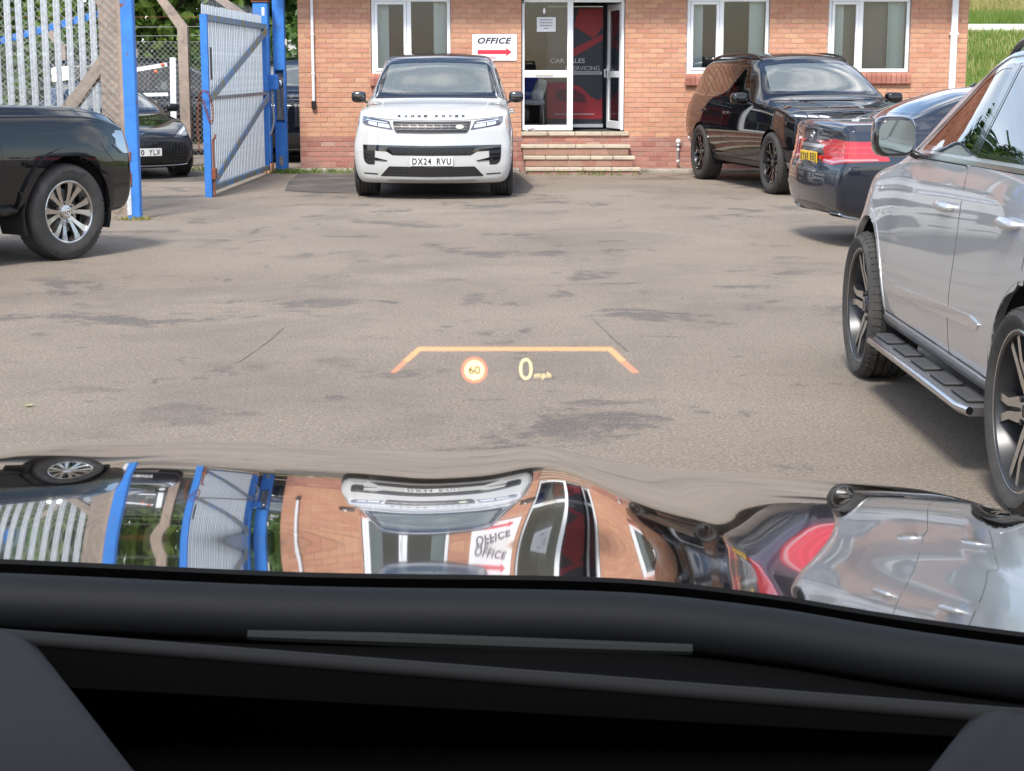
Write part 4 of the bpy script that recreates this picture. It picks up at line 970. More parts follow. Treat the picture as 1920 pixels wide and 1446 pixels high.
    for x in (.97, 3.82):
        for sg in (1, -1):
            w = wheel(c.root, x, sg*.832, .40, sg, .40, .265, .268, 'lc', 0)
            ty = [ch for ch in w.children if ch.name.startswith('tyre')][0]
            for txt, mid, k in (('DUNLOP', 1.30, .135), ('GRANDTREK', -1.15, .115)):
                n_ = len(txt)
                for i, ch in enumerate(txt):
                    a0 = mid - sg*0 - (i - (n_-1)/2)*k*(1 if mid > 0 else -1)
                    v, f = fit_text(ch, .034, .030, bold=.01); out = []
                    for p, q in v:
                        # letters read from outside; wheel +y faces out, so x runs left to right mirrored
                        rr_ = .338 + (q if mid > 0 else -q); an = a0 - (p if mid > 0 else -p)/.338
                        out.append((-(rr_*math.cos(an)), .265/2 + .0022, rr_*math.sin(an)))
                    mesh_obj('tyre_letter', out, f, mat('tyre_letter', (.006,.006,.006), .35), ty)
    MB().box((.4,-.5,.34), (4.6,.5,.42)).build('underbody', M_['well'], c.root)
    return c

# ------------------------------------------------------------------ black saloon behind the gate
def black_saloon(loc, heading, label):
    S = dict(L=4.69, rf=.10, rr=.12, bowF=.32, lf=1.0, bowR=.22, lr=.8,
        zs=[(0,.20),(.5,.17),(1.4,.19),(3.4,.19),(4.69,.28)], ws=[(0,.74),(.4,.85),(4,.86),(4.69,.74)],
        zm=[(0,.46),(.6,.55),(4,.62),(4.69,.6)], wm=[(0,.83),(.4,.90),(1,.925),(4,.925),(4.69,.84)],
        zb=[(0,.60),(.25,.70),(.6,.79),(1,.84),(1.5,.88),(3,.94),(4.2,.98),(4.69,.95)], wb=[(0,.76),(.4,.84),(1,.865),(3,.86),(4.69,.75)],
        zr=[(0,.62),(.25,.72),(.7,.82),(1.15,.895),(1.35,.97),(2.05,1.30),(2.5,1.385),(3.1,1.37),(3.9,1.10),(4.3,1.02),(4.69,.98)],
        wr=[(0,.60),(.5,.70),(1.15,.745),(1.4,.735),(2.1,.58),(3.1,.56),(3.9,.66),(4.69,.66)],
        zc=[(0,.64),(.25,.73),(.7,.83),(1.0,.89),(1.12,.93),(1.85,1.30),(2.3,1.42),(2.7,1.44),(3.3,1.40),(3.9,1.16),(4.35,1.06),(4.69,1.0)],
        leanF=[(.15,.1),(.3,.02),(.4,0),(.55,.01),(.7,.08),(.9,.14)], leanR=[(.2,.12),(.5,0),(1.0,.05)], sig=4.)
    c = Car('saloon_car', label, loc, heading, S); K = M_['black']; G, Tm = M_['gloss'], M_['trim']
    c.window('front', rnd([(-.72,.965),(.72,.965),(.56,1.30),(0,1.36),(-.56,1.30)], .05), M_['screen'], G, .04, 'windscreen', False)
    c.window('side', rnd([(1.70,.95),(2.66,.97),(2.62,1.31),(2.20,1.28)], .03), M_['privacy'], G, .02); c.window('side', rnd([(2.70,.97),(3.70,1.0),(3.40,1.22),(2.67,1.31)], .03), M_['privacy'], G, .02)
    c.arches([.84, 3.72], .335, .375, K, .018, .003); c.finish(K)
    hl = rnd([(.50,.60),(.62,.585),(.80,.66),(.85,.745),(.82,.755),(.62,.68)], .015)
    c.patch('headlight', 'front', hl, mat('lamp_body_dark', (.10,.10,.105), .15, .7, coat=1.), .004, .01, .02, True)
    c.patch('lamp_element', 'front', [(.60,.625),(.78,.70),(.80,.735),(.64,.668)], mat('lamp_element', (.62,.64,.68), .18, .5, coat=1.), .008, .006, .02, True)
    c.line('shut_line', 'front', [(.80,.76),(.56,.66),(.45,.615),(.2,.60),(0,.598),(-.2,.60),(-.45,.615),(-.56,.66),(-.80,.76)], .008, M_['gap'])
    c.patch('lower_intake', 'front', rnd([(-.60,.21),(.60,.21),(.66,.27),(.58,.33),(-.58,.33),(-.66,.27)], .02), Tm, .004, .01, .04)
    c.patch('corner_vent', 'front', rnd([(.68,.26),(.80,.30),(.80,.44),(.74,.42)], .02), Tm, .004, .01, .03, True)
    c.line('splitter', 'front', [(-.80,.205),(-.4,.195),(0,.192),(.4,.195),(.80,.205)], .014, M_['satin'], .010, .012)
    c.patch('badge', 'front', [(-.055,.655),(.055,.655),(.05,.668),(.01,.665),(0,.635),(-.01,.665),(-.05,.668)][::-1], M_['chrome'], .005, .004, .01)
    plate(c, 'front', 0, .40, 'L70 YLX', M_['plate_w'], -1)
    mirror_unit(c, 1.60, .99, 1.0, (.13,.19,.12), K); handle(c, 2.5, .84, K)
    interior(c, 1.35, 3.6, .68, .30, .93, (1.9, 2.65), 1, 1.75, 1.26, 1.9, .80)
    for x in (.84, 3.72):
        for sg in (1, -1): wheel(c.root, x, sg*.80, .335, sg, .335, .24, .24, 'plain')
    MB().box((.3,-.5,.16), (4.3,.5,.2)).build('underbody', M_['well'], c.root)
    return c

def white_van(loc, heading, label):
    S = dict(L=5.4, rf=.12, rr=.06, bowF=.20, lf=.8, bowR=.03, lr=.5,
        zs=[(0,.30),(5.4,.34)], ws=[(0,.80),(.5,.90),(5.4,.90)], zm=[(0,.7),(5.4,.8)], wm=[(0,.92),(.6,.97),(5.4,.97)], zb=[(0,.92),(.8,1.15),(2,1.3),(5.4,1.3)], wb=[(0,.84),(.8,.92),(2,.95),(5.4,.95)],
        zr=[(0,.95),(.7,1.22),(.95,1.35),(1.6,2.05),(2,2.2),(5.1,2.25),(5.4,2.2)], wr=[(0,.70),(.8,.80),(1.6,.76),(2.2,.80),(5.4,.82)], zc=[(0,.98),(.65,1.25),(.85,1.36),(1.5,2.05),(1.9,2.28),(5.1,2.33),(5.4,2.28)],
        leanF=[(.3,.05),(.6,0),(.9,.05)], leanR=[(.3,.0),(2.2,.06)], sig=5.)
    c = Car('van', label, loc, heading, S, 'van'); G = M_['gloss']
    c.window('front', rnd([(-.72,1.40),(.72,1.40),(.64,1.98),(-.64,1.98)], .06), M_['screen'], G, .05, 'windscreen', False)
    c.window('side', rnd([(1.20,1.36),(2.0,1.36),(2.0,1.92),(1.66,1.92)], .04), M_['privacy'], G, .03)
    c.arches([.95, 4.2], .34, .40, M_['white'], .02, .003); c.finish(M_['white'])
    c.patch('headlight', 'front', rnd([(.50,.82),(.84,.88),(.82,1.04),(.55,.96)], .03), M_['satin'], .004, .01, .04, True); c.patch('bumper', 'front', rnd([(-.84,.34),(.84,.34),(.86,.60),(-.86,.60)], .05), M_['trim'], .006, .012, .05)
    c.patch('load_door', 'side', rnd([(2.15,.45),(3.5,.45),(3.5,2.05),(2.15,2.05)], .05), M_['white'], .004, .006, .08, True)
    for x in (.95, 4.2):
        for sg in (1, -1): wheel(c.root, x, sg*.84, .34, sg, .34, .22, .22, 'plain', tread=False)
    return c

# ------------------------------------------------------------------ ground
def tarmac():
    m = bpy.data.materials.new('worn_tarmac'); m.use_nodes = True; t = m.node_tree; b = t.nodes['Principled BSDF']; lk = t.links.new
    b.inputs['Specular IOR Level'].default_value = .3
    g = nn(t, 'ShaderNodeNewGeometry')
    def noise(sc, det=6., ro=.6, dist=0.):
        n = nn(t, 'ShaderNodeTexNoise', i_Scale=sc, i_Detail=det, i_Roughness=ro, i_Distortion=dist); lk(g.outputs['Position'], n.inputs[0]); return n.outputs[0]
    def ramp(v, a, c, ca=(0,0,0), cc=(1,1,1)):
        r = nn(t, 'ShaderNodeValToRGB'); e = r.color_ramp.elements; e[0].position = a; e[1].position = c; e[0].color = (*ca, 1); e[1].color = (*cc, 1); lk(v, r.inputs[0]); return r.outputs[0]
    def mix(f, a, c, bt='MIX'):
        x = nn(t, 'ShaderNodeMix', data_type='RGBA', blend_type=bt)
        for s_, v in ((0, f), (6, a), (7, c)):
            if hasattr(v, 'links'): lk(v, x.inputs[s_])
            else: x.inputs[s_].default_value = v if s_ == 0 else (*v, 1)
        return x.outputs[2]
    def mul(a, c):
        n = nn(t, 'ShaderNodeMath', operation='MULTIPLY'); lk(a, n.inputs[0])
        if hasattr(c, 'links'): lk(c, n.inputs[1])
        else: n.inputs[1].default_value = c
        return n.outputs[0]
    base = ramp(noise(.35, 5.), .32, .70, (.200,.166,.134), (.262,.220,.180))
    # stones of the surface, coarse and fine
    sp = noise(62., 6., .9); col = mix(ramp(sp, .40, .62), mix(1., base, (.50,.49,.48), 'MULTIPLY'), mix(1., base, (1.52,1.50,1.46), 'MULTIPLY'))
    col = mix(mul(ramp(noise(38., 6., .85), .53, .60), .45), col, mix(1., base, (.45,.45,.46), 'MULTIPLY'))
    col = mix(mul(ramp(noise(9., 6., .8), .45, .66), .22), col, mix(1., base, (.55,.54,.53), 'MULTIPLY'))
    # rubbed, re-sealed patches with ragged edges
    big = ramp(noise(.23, 3., .5), .41, .50); pat = ramp(noise(1.05, 9., .70, .35), .55, .60); grain = ramp(noise(45., 6., .85), .30, .56)
    col = mix(mul(mul(mul(pat, big), .74), grain), col, (.058,.055,.057))
    pat2 = ramp(noise(2.6, 8., .72, .4), .60, .64); big2 = ramp(noise(.31, 2., .5, .3), .46, .54)
    col = mix(mul(mul(mul(pat2, big2), .65), grain), col, (.055,.053,.056))
    spot = ramp(noise(5.5, 6., .6), .70, .73); col = mix(mul(spot, .7), col, (.05,.047,.046))
    pale = ramp(noise(7.3, 5., .6, .2), .735, .75); col = mix(mul(pale, .5), col, (.36,.33,.29))
    # broad greyer wear
    col = mix(mul(ramp(noise(.5, 7., .72, .6), .50, .66), .38), col, (.085,.076,.068))
    lk(col, b.inputs['Base Color'])
    rr = nn(t, 'ShaderNodeMapRange', i_3=.78, i_4=.95); lk(sp, rr.inputs[0]); lk(rr.outputs[0], b.inputs['Roughness'])
    bp = nn(t, 'ShaderNodeBump', i_Strength=.8, i_Distance=.01); lk(sp, bp.inputs['Height']); lk(bp.outputs[0], b.inputs['Normal'])
    return m
TAR = tarmac()
gr = struct(mesh_obj('ground', [(-260,-160,0),(260,-160,0),(260,420,0),(-260,420,0)], [(0,1,2,3)], TAR))
# darker re-laid strip along the office, and the concrete edge at the wall foot
def flat(name, poly, z, m): return struct(mesh_obj(name, [(x, y, z) for x, y in poly], [tuple(range(len(poly)))], m))
dark_tar = mat('dark_tarmac', (.070,.062,.056), .85, vary=.35, vscale=3., bump=.4, bscale=200, stain=(.12,.105,.09), sscale=1.3, sth=(.50,.62))
flat('tarmac_patch', [(-3.0,22.6),(-2.5,22.2),(-1.2,22.05),(.2,22.2),(.3,23.4),(.05,26.9),(-3.3,26.9),(-3.2,24.6)], .004, dark_tar)
flat('tarmac_patch', [(-9.5,24.2),(-4.1,24.6),(-3.9,27.2),(-9.5,27.3)], .004, dark_tar)
seam = mat('tarmac_seam', (.140,.122,.106), .9, vary=.4, vscale=30.)
for pts in ([(.52,10.9),(.60,10.1),(.66,9.6)], [(-1.42,10.5),(-1.44,9.9),(-1.50,9.2)]):
    P_ = [tuple(q)[:2] for q in curve_pts([(x, y, 0) for x, y in pts], 6)]
    A_ = offs(P_, .0045, False); B_ = offs(P_, -.0045, False); n_ = len(P_)
    struct(mesh_obj('tarmac_seam', [(x + random.uniform(-.004,.004), y, .004) for x, y in A_ + B_], [(i, i+1, n_+i+1, n_+i) for i in range(n_-1)], seam))
kb = MB().bbox((-3.55,26.72,-.02), (.12,27.0,.055), .012).build('kerb', mat('kerb_concrete', (.30,.265,.22), .9, vary=.3, vscale=5., stain=(.13,.12,.09), sscale=4.), None); struct(kb)
kb = MB().bbox((1.98,26.62,-.02), (7.3,27.0,.050), .012).build('kerb', MATS['kerb_concrete'], None); struct(kb)

# ------------------------------------------------------------------ office building
WY = 27.0; EAVE = 2.86
office = thing('office_building', 'single-storey red brick office with white windows and an entrance up steps', 'building', (0, WY, 0))
OP = [(-2.185,-.955,1.497,2.66), (.15,1.75,.60,2.66), (2.715,3.985,1.505,2.66), (4.905,6.17,1.535,2.66)]     # openings x0,x1,z0,z1
X0, X1 = -3.32, 7.065; CH, BL = .0758, .2185
mortar = mat('mortar', (.36,.25,.195), .95, vary=.25, vscale=9., bump=.3, bscale=90)
def wall_boxes():
    b = MB(); e = .004
    xs = sorted({X0, X1, *[o[0]-e for o in OP], *[o[1]+e for o in OP]})
    for a, c in zip(xs[:-1], xs[1:]):
        h = [o for o in OP if o[0]-e <= a+1e-6 and o[1]+e >= c-1e-6]
        if h: b.box((a, .006, -.05), (c, .28, h[0][2]-e)); b.box((a, .006, h[0][3]+e), (c, .28, EAVE))
        else: b.box((a, .006, -.05), (c, .28, EAVE))
    b.box((X0, .28, -.05), (X0+.28, 8.5, EAVE)); b.box((X1-.28, .28, -.05), (X1, 8.5, EAVE)); b.box((X0, 8.5, -.05), (X1, 8.78, EAVE))
    return b.build('wall', mortar, office)
wall = wall_boxes()
BM1 = brick_mat('brick_orange', [(.45,.220,.134),(.52,.280,.174),(.48,.248,.166),(.54,.305,.188),(.46,.215,.145),(.51,.270,.180)])
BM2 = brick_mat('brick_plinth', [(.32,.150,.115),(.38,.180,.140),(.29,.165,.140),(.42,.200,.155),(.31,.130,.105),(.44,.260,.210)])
def unit_brick(m, nm):
    c = .035; v = [(-.5,0,-.5),(.5,0,-.5),(.5,0,.5),(-.5,0,.5)]
    v = [(-.5+c*.35,0,-.5+c),(.5-c*.35,0,-.5+c),(.5-c*.35,0,.5-c),(-.5+c*.35,0,.5-c), (-.5,.03,-.5),(.5,.03,-.5),(.5,.03,.5),(-.5,.03,.5), (-.5,1,-.5),(.5,1,-.5),(.5,1,.5),(-.5,1,.5)]
    f = [(0,1,2,3),(0,4,5,1),(1,5,6,2),(2,6,7,3),(3,7,4,0),(4,8,9,5),(5,9,10,6),(6,10,11,7),(7,11,8,4)]
    me = bpy.data.meshes.new(nm); me.from_pydata(v, [], f); me.materials.append(m); me.update(); return me, v, f
BM3 = brick_mat('riser_brick', [(.27,.165,.120),(.33,.210,.155),(.30,.150,.115),(.36,.235,.175)])
UB = {1: unit_brick(BM1, 'brick'), 2: unit_brick(BM2, 'plinth_brick'), 3: unit_brick(BM3, 'riser_brick')}
bricks = []
ncourse = int(EAVE/CH) + 1
for r_ in range(ncourse):
    z = r_*CH + .004; x = X0 - (r_ % 2)*BL/2
    if z + CH > EAVE + .03: break
    free = [(X0, X1)]
    for o in OP:
        if z + CH*.5 > o[2] and z + CH*.5 < o[3]:
            nf = []
            for a, c in free:
                if o[0] > a and o[1] < c: nf += [(a, o[0]), (o[1], c)]
                else: nf.append((a, c))
            free = nf
    while x < X1:
        for a, c in free:
            l, h = max(x, a), min(x + BL, c)
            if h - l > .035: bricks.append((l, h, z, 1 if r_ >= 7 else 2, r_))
        x += BL
def vis_rank(b):
    x = (b[0]+b[1])/2; z = b[2]
    s_ = abs(x - .9)*.45 + (0 if .5 < z < 2.62 else 4) + (b[1]-b[0] < .15)*1.5
    if -2.0 < x < .15 and z < 1.6: s_ += 5       # behind the white car
    if 2.75 < x: s_ += 3
    return s_
bricks.sort(key=vis_rank)
rest = {1: MB(), 2: MB()}
for i, (l, h, z, k, r_) in enumerate(bricks):
    jx, jz = random.uniform(-.0012,.0012), random.uniform(-.0012,.0012); d = random.uniform(-.002,.002)
    cx, cz, w_, hh = (l+h)/2, z + CH/2 + jz, (h-l) - .0095, CH - .0095
    if i < 300:
        o = bpy.data.objects.new('brick', UB[k][0]); link(o, wall); o.location = (cx+jx, d, cz); o.scale = (w_, .11, hh)
    else: rest[k].add([(cx+jx + p[0]*w_, d + p[1]*.11, cz + p[2]*hh) for p in UB[k][1]], UB[k][2])
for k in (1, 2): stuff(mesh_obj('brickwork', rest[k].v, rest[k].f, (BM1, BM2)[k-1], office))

upvc = mat('white_upvc', (.80,.82,.84), .32, vary=.04, vscale=4.)
wglass = glass('office_glass', (.78,.83,.83), 1.15)
blindm = mat('blind_fabric', (.74,.80,.76), .85, vary=.08, vscale=30)
room = mat('room_wall', (.42,.44,.46), .9); roomd = mat('room_dark', (.055,.062,.068), .9)
def win(o, mull, inner_l, slats, venetian=False):
    """two-light casement window with a stack of vertical blind slats at each side"""
    x0, x1, z0, z1 = o; w = bpy.data.objects.new('window', None); link(w, office); yf = .045
    fw = .052
    b = MB()
    for a, c in (((x0, yf, z0), (x1, yf+.07, z0+fw)), ((x0, yf, z1-fw), (x1, yf+.07, z1)), ((x0, yf, z0+fw), (x0+fw, yf+.07, z1-fw)), ((x1-fw, yf, z0+fw), (x1, yf+.07, z1-fw)), ((mull-.035, yf, z0+fw), (mull+.035, yf+.07, z1-fw))): b.bbox(a, c, .006)
    b.build('frame', upvc, w)
    s0 = MB(); xa, xb = x0+fw+.002, mull-.037; sw = .045; ys = yf-.014
    for a, c in (((xa, ys, z0+fw+.002), (xb, ys+.06, z0+fw+sw)), ((xa, ys, z1-fw-sw), (xb, ys+.06, z1-fw-.002)), ((xa, ys, z0+fw+sw), (xa+sw, ys+.06, z1-fw-sw)), ((xb-sw, ys, z0+fw+sw), (xb, ys+.06, z1-fw-sw))): s0.bbox(a, c, .006)
    s0.build('opening_sash', upvc, w)
    MB().bbox((xb-.028, ys-.02, (z0+z1)/2-.1), (xb-.012, ys, (z0+z1)/2+.02), .004).build('window_handle', upvc, w)
    for a, c in ((xa+sw-.004, xb-sw+.004), (mull+.033, x1-fw+.004)):
        mesh_obj('pane', [(a, yf+.03, z0+fw), (c, yf+.03, z0+fw), (c, yf+.03, z1-fw), (a, yf+.03, z1-fw)], [(0,1,2,3)], wglass, w)
    for base, n_, dr in slats:
        for k in range(n_):
            x = base + dr*k*.034; a = R(random.uniform(28, 42)) * dr; dx, dy = math.cos(a)*.045, math.sin(a)*.045*dr
            mesh_obj('blind_slat', [(x-dx, .20-dy, z0+.05), (x+dx, .20+dy, z0+.05), (x+dx, .20+dy, z1-.03), (x-dx, .20-dy, z1-.03)], [(0,1,2,3)], blindm, w)
    MB().box((x0+.02, .17, z1-.05), (x1-.02, .23, z1-.01)).build('blind_rail', upvc, w)
    if venetian:
        b = MB(); z = z0 + .06
        while z < z1 - .06: b.add([(x0+.25,.25,z),(x1-.25,.25,z),(x1-.25,.262,z+.021),(x0+.25,.262,z+.021)], [(0,1,2,3)]); z += .022
        stuff(b.build('venetian_slats', mat('venetian_brown', (.30,.265,.235), .6), w, normals_fix=False))
    MB().box((x0, .10, z0-.03), (x1, .30, z0-.005)).build('inner_sill', upvc, w)
    return w
win(OP[0], -1.60, 0, [(-2.06,4,1),(-1.05,5,-1)])
win(OP[2], 3.25, 0, [(2.84,4,1),(3.90,6,-1)])
win(OP[3], 5.41, 0, [(5.03,4,1),(6.09,7,-1)], True)
# bullnose sill bricks
sbm = brick_mat('sill_brick', [(.33,.14,.10),(.40,.18,.13),(.30,.115,.085),(.37,.16,.115)])
pf = [(.02,-.18),(-.055,-.18),(-.068,-.165),(-.072,-.06),(-.062,-.025),(-.040,-.006),(.04,.0)]
me_sb = None
for o in (OP[0], OP[2], OP[3]):
    n_ = 17; x0 = o[0] - .02; wdt = (o[1]-o[0]+.05)/n_
    sl = bpy.data.objects.new('window_sill', None); link(sl, office)
    if me_sb is None:
        b = MB(); b.prism([(y, z) for y, z in pf], -.5, .5, 'yz'); q = b.build('sill_brick', sbm, sl); me_sb = q.data; bpy.data.objects.remove(q)
    for k in range(n_):
        q = bpy.data.objects.new('sill_brick', me_sb); link(q, sl); q.location = (x0 + (k+.5)*wdt, random.uniform(-.002,.002), o[2] - .004); q.scale = (wdt - .009, 1, 1)
    MB().box((x0+.003,-.045,o[2]-.175), (x0+n_*wdt-.003,.004,o[2]-.012)).build('sill_mortar', mortar, sl)
# rooms behind the glass
def room4(x0, x1, y0, y1, z0, z1, mw, mf):
    o = mesh_obj('room', [(x0,y0,z0),(x1,y0,z0),(x1,y1,z0),(x0,y1,z0),(x0,y0,z1),(x1,y0,z1),(x1,y1,z1),(x0,y1,z1)], [(1,2,6,5),(2,3,7,6),(3,0,4,7),(4,5,6,7)], mw, office)
    mesh_obj('room_floor', [(x0,y0,z0),(x1,y0,z0),(x1,y1,z0),(x0,y1,z0)], [(0,1,2,3)], mf, office)
carpet = mat('carpet_dark', (.045,.047,.052), .95, vary=.2, vscale=60)
room4(X0+.29, -.30, .285, 5.0, .62, 2.84, room, carpet); room4(-.28, 2.30, .285, 4.6, .62, 2.84, room, carpet); room4(2.32, 4.60, .285, 4.4, .62, 2.84, room, carpet); room4(4.62, X1-.29, .285, 4.4, .62, 2.84, room, carpet)

# entrance: fixed light with letterbox, doorway, open leaf
ent = bpy.data.objects.new('entrance', None); link(ent, office)
b = MB(); y0, y1 = .10, .17
for a, c in (((.155,y0,.635),(.195,y1,2.655)), ((1.705,y0,.635),(1.748,y1,2.655)), ((.195,y0,2.60),(1.705,y1,2.655)), ((.862,y0,.635),(.952,y1,2.60)), ((.195,y0,.635),(.862,y1,.715)), ((.195,y0,1.452),(.862,y1,1.562))): b.bbox(a, c, .005)
b.build('door_frame', upvc, ent)
for z0, z1 in ((.712,1.455),(1.559,2.603)): mesh_obj('pane', [(.192,.135,z0),(.865,.135,z0),(.865,.135,z1),(.192,.135,z1)], [(0,1,2,3)], wglass, ent)
lb = MB().bbox((.36,.088,1.475), (.65,.102,1.54), .004).build('letterbox', mat('letterbox_cream', (.62,.55,.45), .4), ent)
MB().bbox((.375,.0835,1.487), (.635,.0895,1.528), .003).build('letterbox_flap', mat('letterbox_flap', (.70,.62,.50), .35), lb)
nt_ = mesh_obj('paper_notice', [(.385,.128,2.155),(.68,.128,2.155),(.68,.128,2.375),(.385,.128,2.375)], [(0,1,2,3)], mat('paper', (.62,.62,.64), .8), ent)
for k, ln in enumerate((.20,.20,.19,.07)):
    mesh_obj('notice_line', [(.53-ln/2,.1265,2.327-k*.043),(.53+ln/2,.1265,2.327-k*.043),(.53+ln/2,.1265,2.341-k*.043),(.53-ln/2,.1265,2.341-k*.043)], [(0,1,2,3)], mat('notice_ink', (.22,.22,.24), .8), nt_)
sti = [(.50 + .018*math.cos(t), 2.47 + .045*math.sin(t)) for t in np.linspace(0, 2*math.pi, 20)[:-1]]; MB().prism(sti, .125, .129, 'xz').build('door_sticker', upvc, ent)
MB().bbox((.15,.06,2.585), (.185,.10,2.64), .004).build('door_sensor', M_['trim'], ent)
leaf = bpy.data.objects.new('door_leaf', None); link(leaf, ent); leaf.location = (1.70, .16, .65); leaf.rotation_euler = (0, 0, R(-76))
lw = .74; b = MB()     # leaf runs along -x when shut
for a, c in (((-lw,0,0),(-lw+.09,.045,1.94)), ((-.09,0,0),(0,.045,1.94)), ((-lw+.09,0,0),(-.09,.045,.12)), ((-lw+.09,0,1.84),(-.09,.045,1.94)), ((-lw+.09,0,.80),(-.09,.045,.90))): b.bbox(a, c, .005)
b.build('leaf_frame', upvc, leaf)
for z0, z1 in ((.118,.802),(.898,1.842)): mesh_obj('pane', [(-lw+.088,.022,z0),(-.088,.022,z0),(-.088,.022,z1),(-lw+.088,.022,z1)], [(0,1,2,3)], wglass, leaf)
for yy in (-.05, .095): MB().tube(curve_pts([(-lw+.045,.02,.92),(-lw+.045,yy,.92),(-lw+.05,yy,.90),(-lw+.055,yy*.9,.80)], 5), .011, 8).build('door_handle', upvc, leaf, True)
MB().bbox((-lw+.02,-.012,.78), (-lw+.07,.057,1.00), .004).build('lock_plate', upvc, leaf)
# threshold and flight of steps
stp = mat('step_stone', (.44,.37,.285), .88, vary=.2, vscale=6., bump=.4, bscale=50, stain=(.20,.16,.11), sscale=5., sth=(.58,.70))
steps = thing('entrance_steps', 'flight of worn cream stone steps with brick risers below the office door', 'steps', (0, WY, 0))
def slab_row(x0, x1, y0, y1, z0, z1, n_):
    w_ = (x1-x0)/n_
    for k in range(n_): MB().bbox((x0+k*w_+.003, y0, z0), (x0+(k+1)*w_-.003, y1, z1), .008).build('step_slab', stp, steps)
def riser(x0, x1, y, z0, z1, yb):
    MB().box((x0+.012, y+.006, z0), (x1-.012, yb, z1)).build('riser_core', mortar, steps)
    k = 0; x = x0 - random.uniform(0,.1); n_ = max(1, round((z1-z0)/.075)); hh = (z1-z0)/n_
    for r_ in range(n_):
        x = x0 + .01 - (r_ % 2)*.11
        while x < x1 - .01:
            l, h = max(x, x0+.01), min(x+BL, x1-.01)
            if h - l > .03:
                o = bpy.data.objects.new('riser_brick', UB[3][0]); link(o, steps); o.location = ((l+h)/2, y, z0+(r_+.5)*hh); o.scale = (h-l-.009, .05, hh-.009)
            x += BL
slab_row(.14, 1.83, -.035, .12, .555, .618, 4);
T = [(.135,1.845,-.30,.425), (.175,1.90,-.55,.262), (.20,1.965,-.80,.10)]
yb = .0
for i, (x0, x1, yf, zt) in enumerate(T):
    slab_row(x0, x1, yf, yb - .005, zt-.052, zt, 4 + (i % 2)); riser(x0+.02, x1-.025, yf+.022, (T[i+1][3] if i < 2 else -.01)+.002, zt-.054, yb - .01); yb = yf + .02
cl = MB().sup((0,0,0), (1,1,1), .9, 40, 24)
cv = []
for x, y, z in cl.v:
    k = 1 + .35*math.sin(9*x+2)*math.sin(7*z+1) + .22*math.sin(17*x+11*z+5*y) + .12*math.sin(31*z-23*x)
    cv.append((.29 + x*.125*k, .0 + y*.045*k, .655 + max(-.035, z*.055*k)))
rag = mesh_obj('rag', cv, cl.f, None, None, True); rag.location = (0, WY, 0)
mr = bpy.data.materials.new('rag_cloth'); mr.use_nodes = True
vo = nn(mr.node_tree, 'ShaderNodeTexVoronoi', i_Scale=70.); rr_ = nn(mr.node_tree, 'ShaderNodeValToRGB'); rr_.color_ramp.interpolation = 'CONSTANT'; rr_.color_ramp.elements[1].position = .35
rr_.color_ramp.elements[0].color = (.03,.025,.03,1); rr_.color_ramp.elements[1].color = (.60,.55,.55,1)
mr.node_tree.links.new(vo.outputs['Color'], rr_.inputs[0]); mr.node_tree.links.new(rr_.outputs[0], mr.node_tree.nodes['Principled BSDF'].inputs['Base Color']); rag.data.materials.append(mr)
tag(rag, 'crumpled black and white rag on the office door sill', 'rag')

# gutters, downpipes, outside tap
pw = mat('pipe_white', (.72,.73,.74), .4)
MB().cyl((-3.09,-.045,1.09), (-3.09,-.045,2.80), .024, 12).build('conduit', pw, office, True)
MB().bbox((-3.125,-.075,.97), (-3.055,-.005,1.10), .015).build('conduit_end', M_['trim'], office)
for z in (1.5, 2.1): MB().bbox((-3.12,-.072,z), (-3.06,0,z+.02), .003).build('pipe_clip', pw, office)
MB().box((6.79,-.075,.06), (6.885,-.005,2.82)).build('downpipe', pw, office)
for z in (.8, 2.1): MB().box((6.77,-.08,z), (6.905,-.002,z+.035)).build('pipe_clip', pw, office)
tp = thing('outside_tap', 'small white ball-topped outlet pipe low on the brick wall by the dark SUV', 'pipe', (2.60, WY-.06, 0))
MB().sup((0,0,.47), (.075,.075,.075), 1.).build('valve_head', pw, tp, True); MB().tube([(0,0,.44),(0,0,.16)], .014, 8).build('pipe', mat('pipe_grey', (.22,.20,.20), .5), tp, True)
for z in (.42,.345,.17): MB().tube([(0,0,z-.014),(0,0,z+.014)], .024, 10).build('collar', pw, tp, True)
MB().tube(curve_pts([(0,0,.17),(.01,-.02,.12),(.09,-.04,.06),(.22,-.05,.02)], 6), .008, 6).build('hose', mat('pipe_grey', (.22,.20,.20), .5), tp, True)

